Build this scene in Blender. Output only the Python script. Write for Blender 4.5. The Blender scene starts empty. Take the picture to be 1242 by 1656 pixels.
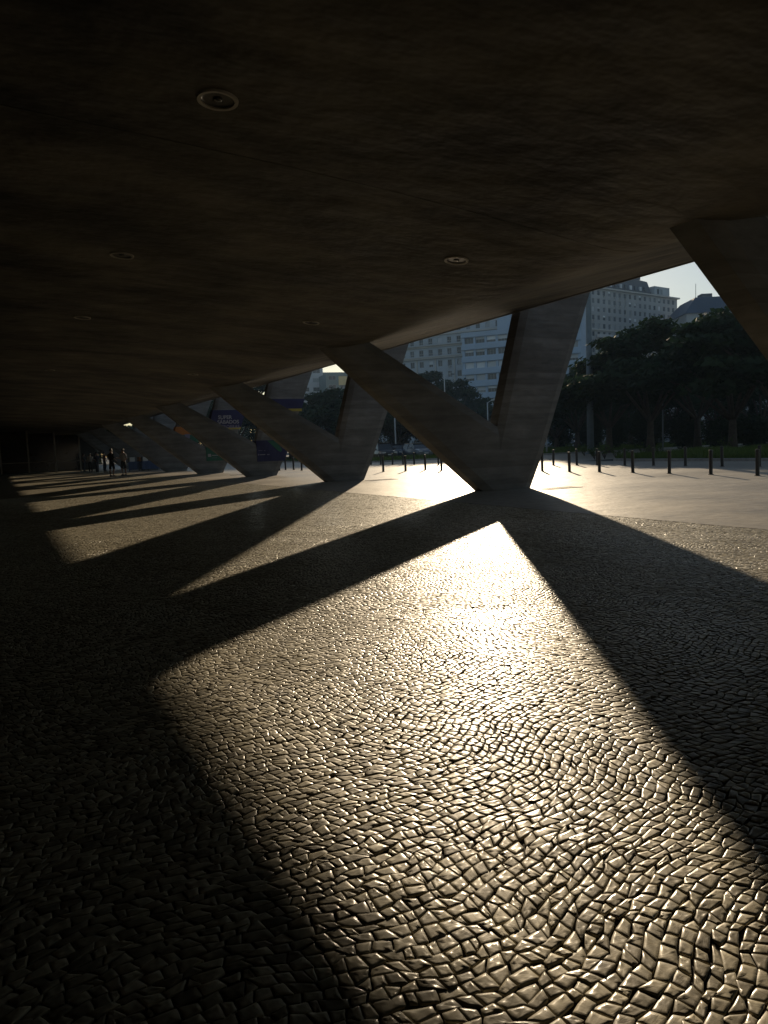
import bpy, bmesh, math, random
import numpy as np
from mathutils import Matrix, Vector, noise
R = math.radians
scene = bpy.context.scene
C = scene.collection
random.seed(11); rng = np.random.default_rng(11)

# ------------------------------------------------------------------ camera
CAM_H = 1.26; F_PX = 1200.0; IW, IH = 1242.0, 1656.0
YAW, PITCH, ROLL = R(27.352), R(5.095), R(2.2906)
fwd = Vector((math.sin(YAW)*math.cos(PITCH), math.cos(YAW)*math.cos(PITCH), -math.sin(PITCH)))
r0 = Vector((math.cos(YAW), -math.sin(YAW), 0)); u0 = r0.cross(fwd)
camR = math.cos(ROLL)*r0 - math.sin(ROLL)*u0
camU = math.sin(ROLL)*r0 + math.cos(ROLL)*u0
cd = bpy.data.cameras.new('camera'); cam = bpy.data.objects.new('camera', cd); C.objects.link(cam)
cam.matrix_world = Matrix(((camR.x, camU.x, -fwd.x, 0), (camR.y, camU.y, -fwd.y, 0), (camR.z, camU.z, -fwd.z, CAM_H), (0, 0, 0, 1)))
cd.sensor_fit = 'VERTICAL'; cd.sensor_height = 36.0; cd.lens = 36.0*F_PX/IH
cd.clip_start = 0.05; cd.clip_end = 6000
scene.camera = cam

# ------------------------------------------------------------------ sky, sun, exposure
SUN_EL, SUN_AZ = R(12.98), R(35.2)          # azimuth measured from +Y towards +X
w = bpy.data.worlds.new('World'); scene.world = w; w.use_nodes = True
wn = w.node_tree.nodes; wl = w.node_tree.links
sky = wn.new('ShaderNodeTexSky'); sky.sky_type = 'NISHITA'; sky.sun_disc = False
sky.sun_elevation = SUN_EL; sky.sun_rotation = SUN_AZ
sky.air_density = 1.0; sky.dust_density = 0.25; sky.ozone_density = 1.0
bg = wn['Background']; bg.inputs['Strength'].default_value = 0.08
wl.new(sky.outputs[0], bg.inputs[0])
sl = bpy.data.lights.new('sun', 'SUN'); sun = bpy.data.objects.new('sun', sl); C.objects.link(sun)
sl.energy = 5.0; sl.angle = R(0.5); sl.color = (1.0, 0.80, 0.55)
sd = Vector((math.sin(SUN_AZ)*math.cos(SUN_EL), math.cos(SUN_AZ)*math.cos(SUN_EL), math.sin(SUN_EL)))
sun.rotation_euler = sd.to_track_quat('Z', 'Y').to_euler(); sun.location = sd*50
vs = scene.view_settings
vs.view_transform = 'Standard'; vs.look = 'None'; vs.gamma = 1.0; vs.use_curve_mapping = False
vs.exposure = 0.15
scene.cycles.use_denoising = True
scene.cycles.max_bounces = 8; scene.cycles.diffuse_bounces = 5; scene.cycles.glossy_bounces = 4
scene.cycles.sample_clamp_indirect = 10.0

# ------------------------------------------------------------------ helpers
def ray(px, py):
    d = camR*((px-IW/2)/F_PX) + camU*(-(py-IH/2)/F_PX) + fwd
    return d
def on_ground(px, py, z=0.0):
    d = ray(px, py); return Vector((0, 0, CAM_H)) + d*((z-CAM_H)/d.z)
def on_y(px, py, Y):
    d = ray(px, py); return Vector((0, 0, CAM_H)) + d*(Y/d.y)
def at_dist(px, py, D):
    d = ray(px, py); return Vector((0, 0, CAM_H)) + d*(D/math.hypot(d.x, d.y))
def foot(px, D, z=0.0):
    d = ray(px, 720); h = math.hypot(d.x, d.y); return Vector((d.x/h*D, d.y/h*D, z))

def tag(o, label=None, cat=None, group=None, kind=None):
    if label: o['label'] = label
    if cat: o['category'] = cat
    if group: o['group'] = group
    if kind: o['kind'] = kind
    return o
def empty(name, loc=(0, 0, 0), rz=0.0):
    o = bpy.data.objects.new(name, None); C.objects.link(o); o.location = loc; o.rotation_euler.z = rz
    o.empty_display_size = 0.2; return o
def link(name, me, mat=None, parent=None, loc=None, rot=None):
    o = bpy.data.objects.new(name, me); C.objects.link(o)
    if mat is not None and len(me.materials) == 0: me.materials.append(mat)
    if parent: o.parent = parent
    if loc is not None: o.location = loc
    if rot is not None: o.rotation_euler = rot
    return o

class MB:
    """collects simple shapes, builds one mesh"""
    def __init__(s): s.v = []; s.f = []
    def add(s, vs, fs):
        n = len(s.v); s.v += [tuple(v) for v in vs]; s.f += [tuple(i+n for i in f) for f in fs]; return s
    def box(s, a, b, M=None):
        (x0, y0, z0), (x1, y1, z1) = a, b
        vs = [Vector(p) for p in ((x0,y0,z0),(x1,y0,z0),(x1,y1,z0),(x0,y1,z0),(x0,y0,z1),(x1,y0,z1),(x1,y1,z1),(x0,y1,z1))]
        if M is not None: vs = [M @ p for p in vs]
        return s.add(vs, [(0,3,2,1),(4,5,6,7),(0,1,5,4),(1,2,6,5),(2,3,7,6),(3,0,4,7)])
    def tube(s, pts, rad, n=8, cap=True):
        pts = [Vector(p) for p in pts]
        if not hasattr(rad, '__len__'): rad = [rad]*len(pts)
        base = len(s.v); up = Vector((0.13, 0.21, 1)) if abs((pts[-1]-pts[0]).normalized().z) < .9 else Vector((1, .1, 0))
        for i, p in enumerate(pts):
            t = (pts[min(i+1, len(pts)-1)]-pts[max(i-1, 0)]).normalized()
            a = t.cross(up).normalized(); b = t.cross(a).normalized()
            for k in range(n):
                th = 2*math.pi*k/n; s.v.append(tuple(p+(a*math.cos(th)+b*math.sin(th))*rad[i]))
        for i in range(len(pts)-1):
            for k in range(n):
                k2 = (k+1) % n
                s.f.append((base+i*n+k, base+i*n+k2, base+(i+1)*n+k2, base+(i+1)*n+k))
        if cap:
            s.f.append(tuple(base+k for k in range(n))[::-1]); s.f.append(tuple(base+(len(pts)-1)*n+k for k in range(n)))
        return s
    def lathe(s, prof, n=16, cen=(0, 0, 0)):
        base = len(s.v)
        for (r, z) in prof:
            for k in range(n):
                th = 2*math.pi*k/n; s.v.append((cen[0]+r*math.cos(th), cen[1]+r*math.sin(th), cen[2]+z))
        for i in range(len(prof)-1):
            for k in range(n):
                k2 = (k+1) % n; s.f.append((base+i*n+k, base+i*n+k2, base+(i+1)*n+k2, base+(i+1)*n+k))
        return s
    def mesh(s, name, mat=None, smooth=False):
        me = bpy.data.meshes.new(name); me.from_pydata(s.v, [], s.f)
        bm = bmesh.new(); bm.from_mesh(me); bmesh.ops.recalc_face_normals(bm, faces=bm.faces[:]); bm.to_mesh(me); bm.free()
        if mat is not None: me.materials.append(mat)
        if smooth: me.polygons.foreach_set('use_smooth', [True]*len(me.polygons))
        me.update(); return me
    def build(s, name, mat, parent=None, loc=None, rot=None, smooth=False):
        return link(name, s.mesh(name, mat, smooth), None, parent, loc, rot)

# ------------------------------------------------------------------ materials
def mat_new(name):
    m = bpy.data.materials.new(name); m.use_nodes = True
    nt = m.node_tree; b = nt.nodes['Principled BSDF']; return m, nt, b
def N(nt, t, **kw):
    n = nt.nodes.new(t)
    for k, v in kw.items():
        if k in n.inputs: n.inputs[k].default_value = v
        else: setattr(n, k, v)
    return n
def simple(name, col, rough=.6, var=.25, scale=3.0, bump=0.0, bscale=30.0, metal=0.0, spec=.5, obj_rand=0.0):
    m, nt, b = mat_new(name); L = nt.links
    b.inputs['Roughness'].default_value = rough; b.inputs['Metallic'].default_value = metal
    b.inputs['Specular IOR Level'].default_value = spec
    tc = N(nt, 'ShaderNodeTexCoord')
    no = N(nt, 'ShaderNodeTexNoise', Scale=scale, Detail=5.0); L.new(tc.outputs['Object'], no.inputs['Vector'])
    rp = N(nt, 'ShaderNodeValToRGB')
    rp.color_ramp.elements[0].position = .3; rp.color_ramp.elements[1].position = .7
    rp.color_ramp.elements[0].color = tuple(c*(1-var) for c in col)+(1,)
    rp.color_ramp.elements[1].color = tuple(min(1, c*(1+var)) for c in col)+(1,)
    L.new(no.outputs['Fac'], rp.inputs['Fac'])
    out = rp.outputs['Color']
    if obj_rand > 0:
        oi = N(nt, 'ShaderNodeObjectInfo'); mr = N(nt, 'ShaderNodeMapRange')
        mr.inputs['To Min'].default_value = 1-obj_rand; mr.inputs['To Max'].default_value = 1+obj_rand
        L.new(oi.outputs['Random'], mr.inputs['Value'])
        hv = N(nt, 'ShaderNodeHueSaturation'); L.new(out, hv.inputs['Color']); L.new(mr.outputs[0], hv.inputs['Value'])
        out = hv.outputs['Color']
    L.new(out, b.inputs['Base Color'])
    if bump > 0:
        n2 = N(nt, 'ShaderNodeTexNoise', Scale=bscale, Detail=6.0); L.new(tc.outputs['Object'], n2.inputs['Vector'])
        bp = N(nt, 'ShaderNodeBump', Strength=.6, Distance=bump); L.new(n2.outputs['Fac'], bp.inputs['Height'])
        L.new(bp.outputs[0], b.inputs['Normal'])
    return m

def m_concrete(name, col, vec_scale, streak, big_bump, rough=.75, fine=.003, dark=.45, world=False, ramp=(.12, .42), boards=0.0):
    """board-marked cast concrete: streaks, stains, lumps"""
    m, nt, b = mat_new(name); L = nt.links
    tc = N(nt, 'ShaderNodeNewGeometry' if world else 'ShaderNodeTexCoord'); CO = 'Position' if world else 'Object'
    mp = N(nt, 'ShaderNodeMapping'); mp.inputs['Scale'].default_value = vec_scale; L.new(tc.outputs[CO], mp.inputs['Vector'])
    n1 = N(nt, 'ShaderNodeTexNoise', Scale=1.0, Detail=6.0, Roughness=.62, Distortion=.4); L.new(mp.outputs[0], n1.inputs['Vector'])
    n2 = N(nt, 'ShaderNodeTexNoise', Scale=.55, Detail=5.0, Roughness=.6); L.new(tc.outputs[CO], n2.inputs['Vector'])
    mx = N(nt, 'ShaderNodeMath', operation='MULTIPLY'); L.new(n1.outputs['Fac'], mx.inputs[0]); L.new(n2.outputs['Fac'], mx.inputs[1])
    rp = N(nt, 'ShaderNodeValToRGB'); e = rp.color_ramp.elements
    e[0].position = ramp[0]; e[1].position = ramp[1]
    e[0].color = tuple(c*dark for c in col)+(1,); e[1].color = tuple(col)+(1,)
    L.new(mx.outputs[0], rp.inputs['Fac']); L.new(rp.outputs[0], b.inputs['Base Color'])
    b.inputs['Roughness'].default_value = rough
    groove = None
    if boards:
        # horizontal shuttering boards: each a slightly different tone, a fine fin between them
        sp = N(nt, 'ShaderNodeSeparateXYZ'); L.new(tc.outputs[CO], sp.inputs[0])
        dv = N(nt, 'ShaderNodeMath', operation='DIVIDE'); dv.inputs[1].default_value = boards; L.new(sp.outputs['Z'], dv.inputs[0])
        fl = N(nt, 'ShaderNodeMath', operation='FLOOR'); L.new(dv.outputs[0], fl.inputs[0])
        wn_ = N(nt, 'ShaderNodeTexWhiteNoise'); wn_.noise_dimensions = '1D'; L.new(fl.outputs[0], wn_.inputs['W'])
        mb = N(nt, 'ShaderNodeMapRange'); mb.inputs['To Min'].default_value = .84; mb.inputs['To Max'].default_value = 1.12; L.new(wn_.outputs['Value'], mb.inputs['Value'])
        hb = N(nt, 'ShaderNodeHueSaturation'); L.new(rp.outputs[0], hb.inputs['Color']); L.new(mb.outputs[0], hb.inputs['Value']); L.new(hb.outputs[0], b.inputs['Base Color'])
        fr = N(nt, 'ShaderNodeMath', operation='FRACT'); L.new(dv.outputs[0], fr.inputs[0])
        lt = N(nt, 'ShaderNodeMath', operation='LESS_THAN'); lt.inputs[1].default_value = .07; L.new(fr.outputs[0], lt.inputs[0]); groove = lt
    n3 = N(nt, 'ShaderNodeTexNoise', Scale=1.0, Detail=4.0, Roughness=.55)
    mp2 = N(nt, 'ShaderNodeMapping'); mp2.inputs['Scale'].default_value = streak; L.new(tc.outputs[CO], mp2.inputs['Vector']); L.new(mp2.outputs[0], n3.inputs['Vector'])
    bp = N(nt, 'ShaderNodeBump', Strength=1.0, Distance=big_bump); L.new(n3.outputs['Fac'], bp.inputs['Height'])
    n4 = N(nt, 'ShaderNodeTexNoise', Scale=24.0, Detail=6.0, Roughness=.65); L.new(tc.outputs[CO], n4.inputs['Vector'])
    bp2 = N(nt, 'ShaderNodeBump', Strength=.8, Distance=fine); L.new(n4.outputs['Fac'], bp2.inputs['Height']); L.new(bp.outputs[0], bp2.inputs['Normal'])
    last = bp2
    if groove is not None:
        bp3 = N(nt, 'ShaderNodeBump', Strength=.8, Distance=.006); bp3.invert = True; L.new(groove.outputs[0], bp3.inputs['Height']); L.new(last.outputs[0], bp3.inputs['Normal']); last = bp3
    L.new(last.outputs[0], b.inputs['Normal'])
    return m
M = {}
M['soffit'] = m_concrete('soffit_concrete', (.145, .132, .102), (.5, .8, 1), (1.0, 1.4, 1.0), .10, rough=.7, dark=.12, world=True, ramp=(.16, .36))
M['pier'] = m_concrete('pier_concrete', (.25, .255, .26), (1.2, 1.2, 5.5), (1.5, 1.5, 7.0), .012, rough=.75, boards=.15)

def m_stone(name):
    m, nt, b = mat_new(name); L = nt.links
    tc = N(nt, 'ShaderNodeTexCoord')
    geo = N(nt, 'ShaderNodeNewGeometry')
    at = N(nt, 'ShaderNodeAttribute'); at.attribute_name = 'rnd'
    # colour of each stone: worn pale limestone, a few greyer and browner ones
    rp = N(nt, 'ShaderNodeValToRGB'); e = rp.color_ramp.elements
    e[0].position = 0; e[0].color = (.22, .195, .14, 1); e[1].position = 1; e[1].color = (.57, .52, .39, 1)
    e2 = rp.color_ramp.elements.new(.45); e2.color = (.43, .388, .285, 1)
    L.new(at.outputs['Fac'], rp.inputs['Fac'])
    n0 = N(nt, 'ShaderNodeTexNoise', Scale=38.0, Detail=5.0); L.new(geo.outputs['Position'], n0.inputs['Vector'])
    mr0 = N(nt, 'ShaderNodeMapRange'); mr0.inputs['From Min'].default_value = .3; mr0.inputs['From Max'].default_value = .7
    mr0.inputs['To Min'].default_value = .7; mr0.inputs['To Max'].default_value = 1.2; L.new(n0.outputs['Fac'], mr0.inputs['Value'])
    hv = N(nt, 'ShaderNodeHueSaturation'); L.new(rp.outputs[0], hv.inputs['Color']); L.new(mr0.outputs[0], hv.inputs['Value'])
    L.new(hv.outputs[0], b.inputs['Base Color'])
    # chisel streaks, turned differently on every stone
    ml = N(nt, 'ShaderNodeMath', operation='MULTIPLY'); ml.inputs[1].default_value = 40.0; L.new(at.outputs['Fac'], ml.inputs[0])
    vr = N(nt, 'ShaderNodeVectorRotate'); vr.rotation_type = 'Z_AXIS'; L.new(geo.outputs['Position'], vr.inputs['Vector']); L.new(ml.outputs[0], vr.inputs['Angle'])
    mp = N(nt, 'ShaderNodeMapping'); mp.inputs['Scale'].default_value = (95, 26, 30); L.new(vr.outputs[0], mp.inputs['Vector'])
    n1 = N(nt, 'ShaderNodeTexNoise', Scale=1.0, Detail=3.0, Roughness=.5, Distortion=.6); L.new(mp.outputs[0], n1.inputs['Vector'])
    bp = N(nt, 'ShaderNodeBump', Strength=1.0, Distance=.0008); L.new(n1.outputs['Fac'], bp.inputs['Height'])
    n2 = N(nt, 'ShaderNodeTexNoise', Scale=330.0, Detail=3.0); L.new(geo.outputs['Position'], n2.inputs['Vector'])
    bp2 = N(nt, 'ShaderNodeBump', Strength=.5, Distance=.0004); L.new(n2.outputs['Fac'], bp2.inputs['Height']); L.new(bp.outputs[0], bp2.inputs['Normal'])
    L.new(bp2.outputs[0], b.inputs['Normal'])
    mr = N(nt, 'ShaderNodeMapRange'); mr.inputs['To Min'].default_value = .48; mr.inputs['To Max'].default_value = .66
    L.new(n0.outputs['Fac'], mr.inputs['Value']); L.new(mr.outputs[0], b.inputs['Roughness'])
    b.inputs['Specular IOR Level'].default_value = .14; b.inputs['Coat Weight'].default_value = .26; b.inputs['Coat Roughness'].default_value = .23
    return m
M['stone'] = m_stone('limestone_sett')

def m_farcobble(name):
    m, nt, b = mat_new(name); L = nt.links
    geo = N(nt, 'ShaderNodeNewGeometry')
    mp = N(nt, 'ShaderNodeMapping'); mp.inputs['Scale'].default_value = (17, 17, 17); L.new(geo.outputs['Position'], mp.inputs['Vector'])
    vo = N(nt, 'ShaderNodeTexVoronoi', Scale=1.0); vo.feature = 'DISTANCE_TO_EDGE'; L.new(mp.outputs[0], vo.inputs['Vector'])
    vc = N(nt, 'ShaderNodeTexVoronoi', Scale=1.0); L.new(mp.outputs[0], vc.inputs['Vector'])
    rp = N(nt, 'ShaderNodeValToRGB'); e = rp.color_ramp.elements
    e[0].position = .02; e[0].color = (.04, .035, .03, 1); e[1].position = .12; e[1].color = (.43, .388, .285, 1)
    L.new(vo.outputs['Distance'], rp.inputs['Fac'])
    hv = N(nt, 'ShaderNodeHueSaturation'); L.new(rp.outputs[0], hv.inputs['Color'])
    sx = N(nt, 'ShaderNodeSeparateColor'); L.new(vc.outputs['Color'], sx.inputs[0])
    mr = N(nt, 'ShaderNodeMapRange'); mr.inputs['To Min'].default_value = .7; mr.inputs['To Max'].default_value = 1.25; L.new(sx.outputs[0], mr.inputs['Value']); L.new(mr.outputs[0], hv.inputs['Value'])
    L.new(hv.outputs[0], b.inputs['Base Color'])
    st = N(nt, 'ShaderNodeMapRange'); st.inputs['From Max'].default_value = .2; L.new(vo.outputs['Distance'], st.inputs['Value'])
    no = N(nt, 'ShaderNodeTexNoise', Scale=30.0, Detail=3.0); L.new(geo.outputs['Position'], no.inputs['Vector'])
    ad = N(nt, 'ShaderNodeMath', operation='ADD'); L.new(st.outputs[0], ad.inputs[0]); L.new(no.outputs['Fac'], ad.inputs[1])
    bp = N(nt, 'ShaderNodeBump', Strength=1.0, Distance=.006); L.new(ad.outputs[0], bp.inputs['Height']); L.new(bp.outputs[0], b.inputs['Normal'])
    b.inputs['Roughness'].default_value = .38
    return m
M['farcobble'] = m_farcobble('far_limestone_setts')
M['bed'] = simple('joint_sand', (.045, .038, .03), .95, .4, 40, .004, 200)

def m_plaza(name):
    m, nt, b = mat_new(name); L = nt.links
    geo = N(nt, 'ShaderNodeNewGeometry')
    n1 = N(nt, 'ShaderNodeTexNoise', Scale=.35, Detail=7.0, Roughness=.6); L.new(geo.outputs['Position'], n1.inputs['Vector'])
    n2 = N(nt, 'ShaderNodeTexNoise', Scale=5.0, Detail=6.0, Roughness=.65); L.new(geo.outputs['Position'], n2.inputs['Vector'])
    mx = N(nt, 'ShaderNodeMath', operation='MULTIPLY'); L.new(n1.outputs['Fac'], mx.inputs[0]); L.new(n2.outputs['Fac'], mx.inputs[1])
    rp = N(nt, 'ShaderNodeValToRGB'); e = rp.color_ramp.elements
    e[0].position = .14; e[0].color = (.18, .158, .125, 1); e[1].position = .36; e[1].color = (.34, .30, .245, 1)
    L.new(mx.outputs[0], rp.inputs['Fac']); L.new(rp.outputs[0], b.inputs['Base Color'])
    mr = N(nt, 'ShaderNodeMapRange'); mr.inputs['From Min'].default_value = .3; mr.inputs['From Max'].default_value = .7
    mr.inputs['To Min'].default_value = .42; mr.inputs['To Max'].default_value = .60; L.new(n1.outputs['Fac'], mr.inputs['Value']); L.new(mr.outputs[0], b.inputs['Roughness'])
    b.inputs['Specular IOR Level'].default_value = .24
    n3 = N(nt, 'ShaderNodeTexNoise', Scale=1.6, Detail=5.0, Roughness=.6); L.new(geo.outputs['Position'], n3.inputs['Vector'])
    bp = N(nt, 'ShaderNodeBump', Strength=.7, Distance=.03); L.new(n3.outputs['Fac'], bp.inputs['Height'])
    n4 = N(nt, 'ShaderNodeTexNoise', Scale=60.0, Detail=4.0); L.new(geo.outputs['Position'], n4.inputs['Vector'])
    bp2 = N(nt, 'ShaderNodeBump', Strength=.6, Distance=.003); L.new(n4.outputs['Fac'], bp2.inputs['Height']); L.new(bp.outputs[0], bp2.inputs['Normal'])
    L.new(bp2.outputs[0], b.inputs['Normal'])
    return m
M['plaza'] = m_plaza('plaza_concrete')
M['ground'] = simple('asphalt_ground', (.06, .06, .058), .8, .25, .2, .01, 30)
M['path'] = simple('path_paving', (.22, .21, .19), .6, .2, .8, .006, 25)
M['kerb'] = simple('kerb_granite', (.32, .31, .29), .7, .2, 6)
M['soil'] = simple('lawn_soil', (.035, .05, .016), 1.0, .35, .6, .03, 12, spec=0.0)
M['darkwall'] = simple('light_absorbing_wall', (.03, .028, .026), .8, .2, 1)  # near-black so the walls soak up bounce light
M['darkmetal'] = simple('black_painted_steel', (.02, .02, .022), .45, .2, 8, .001, 60)
M['ring'] = simple('aluminium_ring', (.45, .43, .38), .5, .1, 8)
M['can'] = simple('shaded_reflector', (.03, .03, .028), .35, .2, 8)  # near-black colour stands for the shade of a recess not cut out
M['lamp'] = simple('lamp_glass', (.04, .04, .038), .15, .05, 8)
M['bark'] = simple('tree_bark', (.07, .055, .042), .9, .35, 5, .02, 18)
M['polegrey'] = simple('painted_pole', (.16, .20, .23), .6, .15, 2)
M['polepale'] = simple('galvanised_pole', (.45, .46, .47), .5, .15, 2)
def m_leaf(name, a, b_, tr=.25):
    m, nt, b = mat_new(name); L = nt.links
    at = N(nt, 'ShaderNodeAttribute'); at.attribute_name = 'rnd'
    rp = N(nt, 'ShaderNodeValToRGB'); e = rp.color_ramp.elements; e[0].color = a+(1,); e[1].color = b_+(1,)
    L.new(at.outputs['Fac'], rp.inputs['Fac']); L.new(rp.outputs[0], b.inputs['Base Color']); b.inputs['Roughness'].default_value = .75; b.inputs['Specular IOR Level'].default_value = .2
    ts = N(nt, 'ShaderNodeBsdfTranslucent'); hv = N(nt, 'ShaderNodeHueSaturation', Value=1.3, Saturation=1.1); L.new(rp.outputs[0], hv.inputs['Color']); L.new(hv.outputs[0], ts.inputs['Color'])
    mx = N(nt, 'ShaderNodeMixShader'); mx.inputs[0].default_value = tr
    L.new(b.outputs[0], mx.inputs[1]); L.new(ts.outputs[0], mx.inputs[2]); L.new(mx.outputs[0], nt.nodes['Material Output'].inputs['Surface'])
    return m
M['leaf'] = m_leaf('tree_leaf', (.010, .024, .009), (.030, .052, .018), .2)
M['leaf2'] = m_leaf('shrub_leaf', (.03, .075, .015), (.11, .17, .035), .35)
M['grass'] = m_leaf('grass_blade', (.04, .08, .016), (.13, .18, .04), .35)

# ------------------------------------------------------------------ ground and pavements
def sheet(name, pts, z, mat, kind='structure', thick=None):
    m = MB()
    if thick:
        n = len(pts); v = [(x, y, z) for x, y in pts]+[(x, y, z-thick) for x, y in pts]
        m.add(v, [tuple(range(n))]+[(i, (i+1) % n, n+(i+1) % n, n+i) for i in range(n)])
    else:
        m.add([(x, y, z) for x, y in pts], [tuple(range(len(pts)))])
    o = m.build(name, mat); 
    if kind: o['kind'] = kind
    return o
PAVE_X = 8.65
sheet('ground', [(-2500, -2500), (2500, -2500), (2500, 2500), (-2500, 2500)], -.06, M['ground'])
sheet('plaza_pavement', [(PAVE_X, -70), (28.3, -70), (28.3, 31), (46, 33), (60, 33), (60, 47), (38, 47.5), (31, 50.5), (26, 51), (24, 140), (PAVE_X, 140)], 0.0, M['plaza'])
# the cobbled floor under the building: bed and, further off, setts too far away to tell apart
cob = sheet('cobbled_pavement', [(-24, -60), (PAVE_X, -60), (PAVE_X, 110), (-24, 110)], -.0065, M['bed'])

def make_setts():
    """wavy rows of hand-split setts; returns quads (N,4,2) in plan"""
    th0 = R(10)
    bounds = [-34.0]
    while bounds[-1] < 40: bounds.append(bounds[-1]+random.uniform(.031, .046))
    bounds = np.array(bounds)
    ulo, uhi = -26.0, 30.0
    quads = []
    def wob(j, u):
        return .007*np.sin(u*23+j*12.9)+.006*np.sin(u*41+j*4.1)+.005*np.sin(u*77+j*7.7)
    ct, st = math.cos(th0), math.sin(th0)
    waves = [(.050, 2.1, .4, .3), (.036, 1.2, 2.4, 1.7), (.022, 3.6, -1.1, .9), (.014, -2.2, 4.4, 2.6), (.009, 5.6, 2.9, .2), (.16, .55, .8, 1.1)]
    def warp(u, v):
        # area-preserving swirl, so rows bend into arcs without stretching the stones
        x = u*ct-v*st; y = u*st+v*ct
        for (a, kx, ky, ph) in waves:
            c_ = np.cos(kx*x+ky*y+ph)*a; x, y = x-ky*c_*.6, y+kx*c_*.6
        return x, y
    for j in range(len(bounds)-1):
        w_ = rng.uniform(.032, .060, int((uhi-ulo)/.040)+60)
        big = rng.random(len(w_)) < .06; w_[big] *= .62
        uj = ulo+np.cumsum(w_); uj = uj[uj < uhi]
        ub = uj+rng.normal(0, .0075, len(uj)); ut = uj+rng.normal(0, .0075, len(uj))
        vb = bounds[j]+wob(j, ub); vt = bounds[j+1]+wob(j+1, ut)
        bx, by = warp(ub, vb); tx, ty = warp(ut, vt)
        q = np.stack([np.stack([bx[:-1], by[:-1]], 1), np.stack([bx[1:], by[1:]], 1), np.stack([tx[1:], ty[1:]], 1), np.stack([tx[:-1], ty[:-1]], 1)], 1)
        c = q.mean(1)
        dz = np.hypot(c[:, 0], c[:, 1])
        # keep what the camera can see from here or a step to the side
        fx = c[:, 0]*fwd.x+c[:, 1]*fwd.y; rx = c[:, 0]*r0.x+c[:, 1]*r0.y
        k = (c[:, 0] < PAVE_X-.03) & (c[:, 0] > -1.6) & (fx > .55) & (np.abs(rx) < fx*.56+.75) & (c[:, 1] < 28) & (c[:, 1] > -2)
        quads.append(q[k])
    return np.concatenate(quads)
Q = make_setts()
# trim stones crossing the straight pavement edge
Q[:, :, 0] = np.minimum(Q[:, :, 0], PAVE_X-.006)
cen = Q.mean(1, keepdims=True)
area = .5*np.abs((Q[:, 2, 0]-Q[:, 0, 0])*(Q[:, 3, 1]-Q[:, 1, 1])-(Q[:, 3, 0]-Q[:, 1, 0])*(Q[:, 2, 1]-Q[:, 0, 1]))
ok = area > .0005; Q = Q[ok]; cen = cen[ok]
dist = np.hypot(cen[:, 0, 0], cen[:, 0, 1])
def ring_pts(q, c, ts, gap, rnd):
    """points along the edges of each quad, pulled in by the joint width"""
    d = q-c; L = np.linalg.norm(d, axis=2, keepdims=True); qi = c+d*(1-gap/np.maximum(L, .01))
    out = []
    for k in range(4):
        a = qi[:, k]; b = qi[:, (k+1) % 4]
        for t in ts: out.append(a+(b-a)*t)
    p = np.stack(out, 1)
    return p+rng.normal(0, rnd, p.shape)
def sett_arrays(q, lod):
    n = len(q); c = q.mean(1, keepdims=True)
    gap = rng.uniform(.0018, .0040, (n, 1, 1)).astype(float)*np.where(rng.random((n, 1, 1)) < .06, 2.2, 1.0)
    tilt = rng.normal(0, {0: .017, 1: .014, 2: .010}[lod], (n, 2)); z0 = rng.normal(0, .0008, n); rnd = rng.random(n)
    ts = {0: (.06, .5, .94), 1: (.06, .94), 2: (0.0,)}[lod]
    P = ring_pts(q, c, ts, gap, {0: .0006, 1: .0006, 2: .0005}[lod]); K = P.shape[1]
    D = P-c
    def z(scale, dz, nz=0.0):
        xy = c+D*scale; zz = z0[:, None]+(D[..., 0]*tilt[:, None, 0]+D[..., 1]*tilt[:, None, 1])*scale+dz
        if nz: zz = zz+rng.normal(0, nz, zz.shape)
        return np.concatenate([xy, zz[..., None]], 2)
    if lod == 0: layers = [np.concatenate([P, np.full((n, K, 1), -.016)], 2), z(1.0, -.0008, .0002), z(.965, .0, .0002), z(.52, .0, .0006)]
    elif lod == 1: layers = [np.concatenate([P, np.full((n, K, 1), -.014)], 2), z(1.0, -.0008, .0003), z(.95, 0, .0003)]
    else: layers = [np.concatenate([P, np.full((n, K, 1), -.013)], 2), z(.97, -.0006, .0007)]
    faces = []
    for l in range(len(layers)-1):
        for k in range(K):
            k2 = (k+1) % K; faces.append((l*K+k, l*K+k2, (l+1)*K+k2, (l+1)*K+k))
    V = np.concatenate(layers, 1)
    if lod == 0:
        ctr = np.concatenate([c[:, 0], (z0+rng.normal(.0, .0006, n))[:, None]], 1)[:, None]
        V = np.concatenate([V, ctr], 1); ci = len(layers)*K; b = (len(layers)-1)*K
        tri = [(b+k, b+(k+1) % K, ci) for k in range(K)]
    elif lod == 1:
        ctr = np.concatenate([c[:, 0], (z0+rng.normal(.0003, .0006, n))[:, None]], 1)[:, None]
        V = np.concatenate([V, ctr], 1); ci = len(layers)*K; b = (len(layers)-1)*K
        tri = [(b+k, b+(k+1) % K, ci) for k in range(K)]
    else: faces.append((K, K+1, K+2, K+3)); tri = []
    return V, np.array(faces), np.array(tri), rnd
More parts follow.
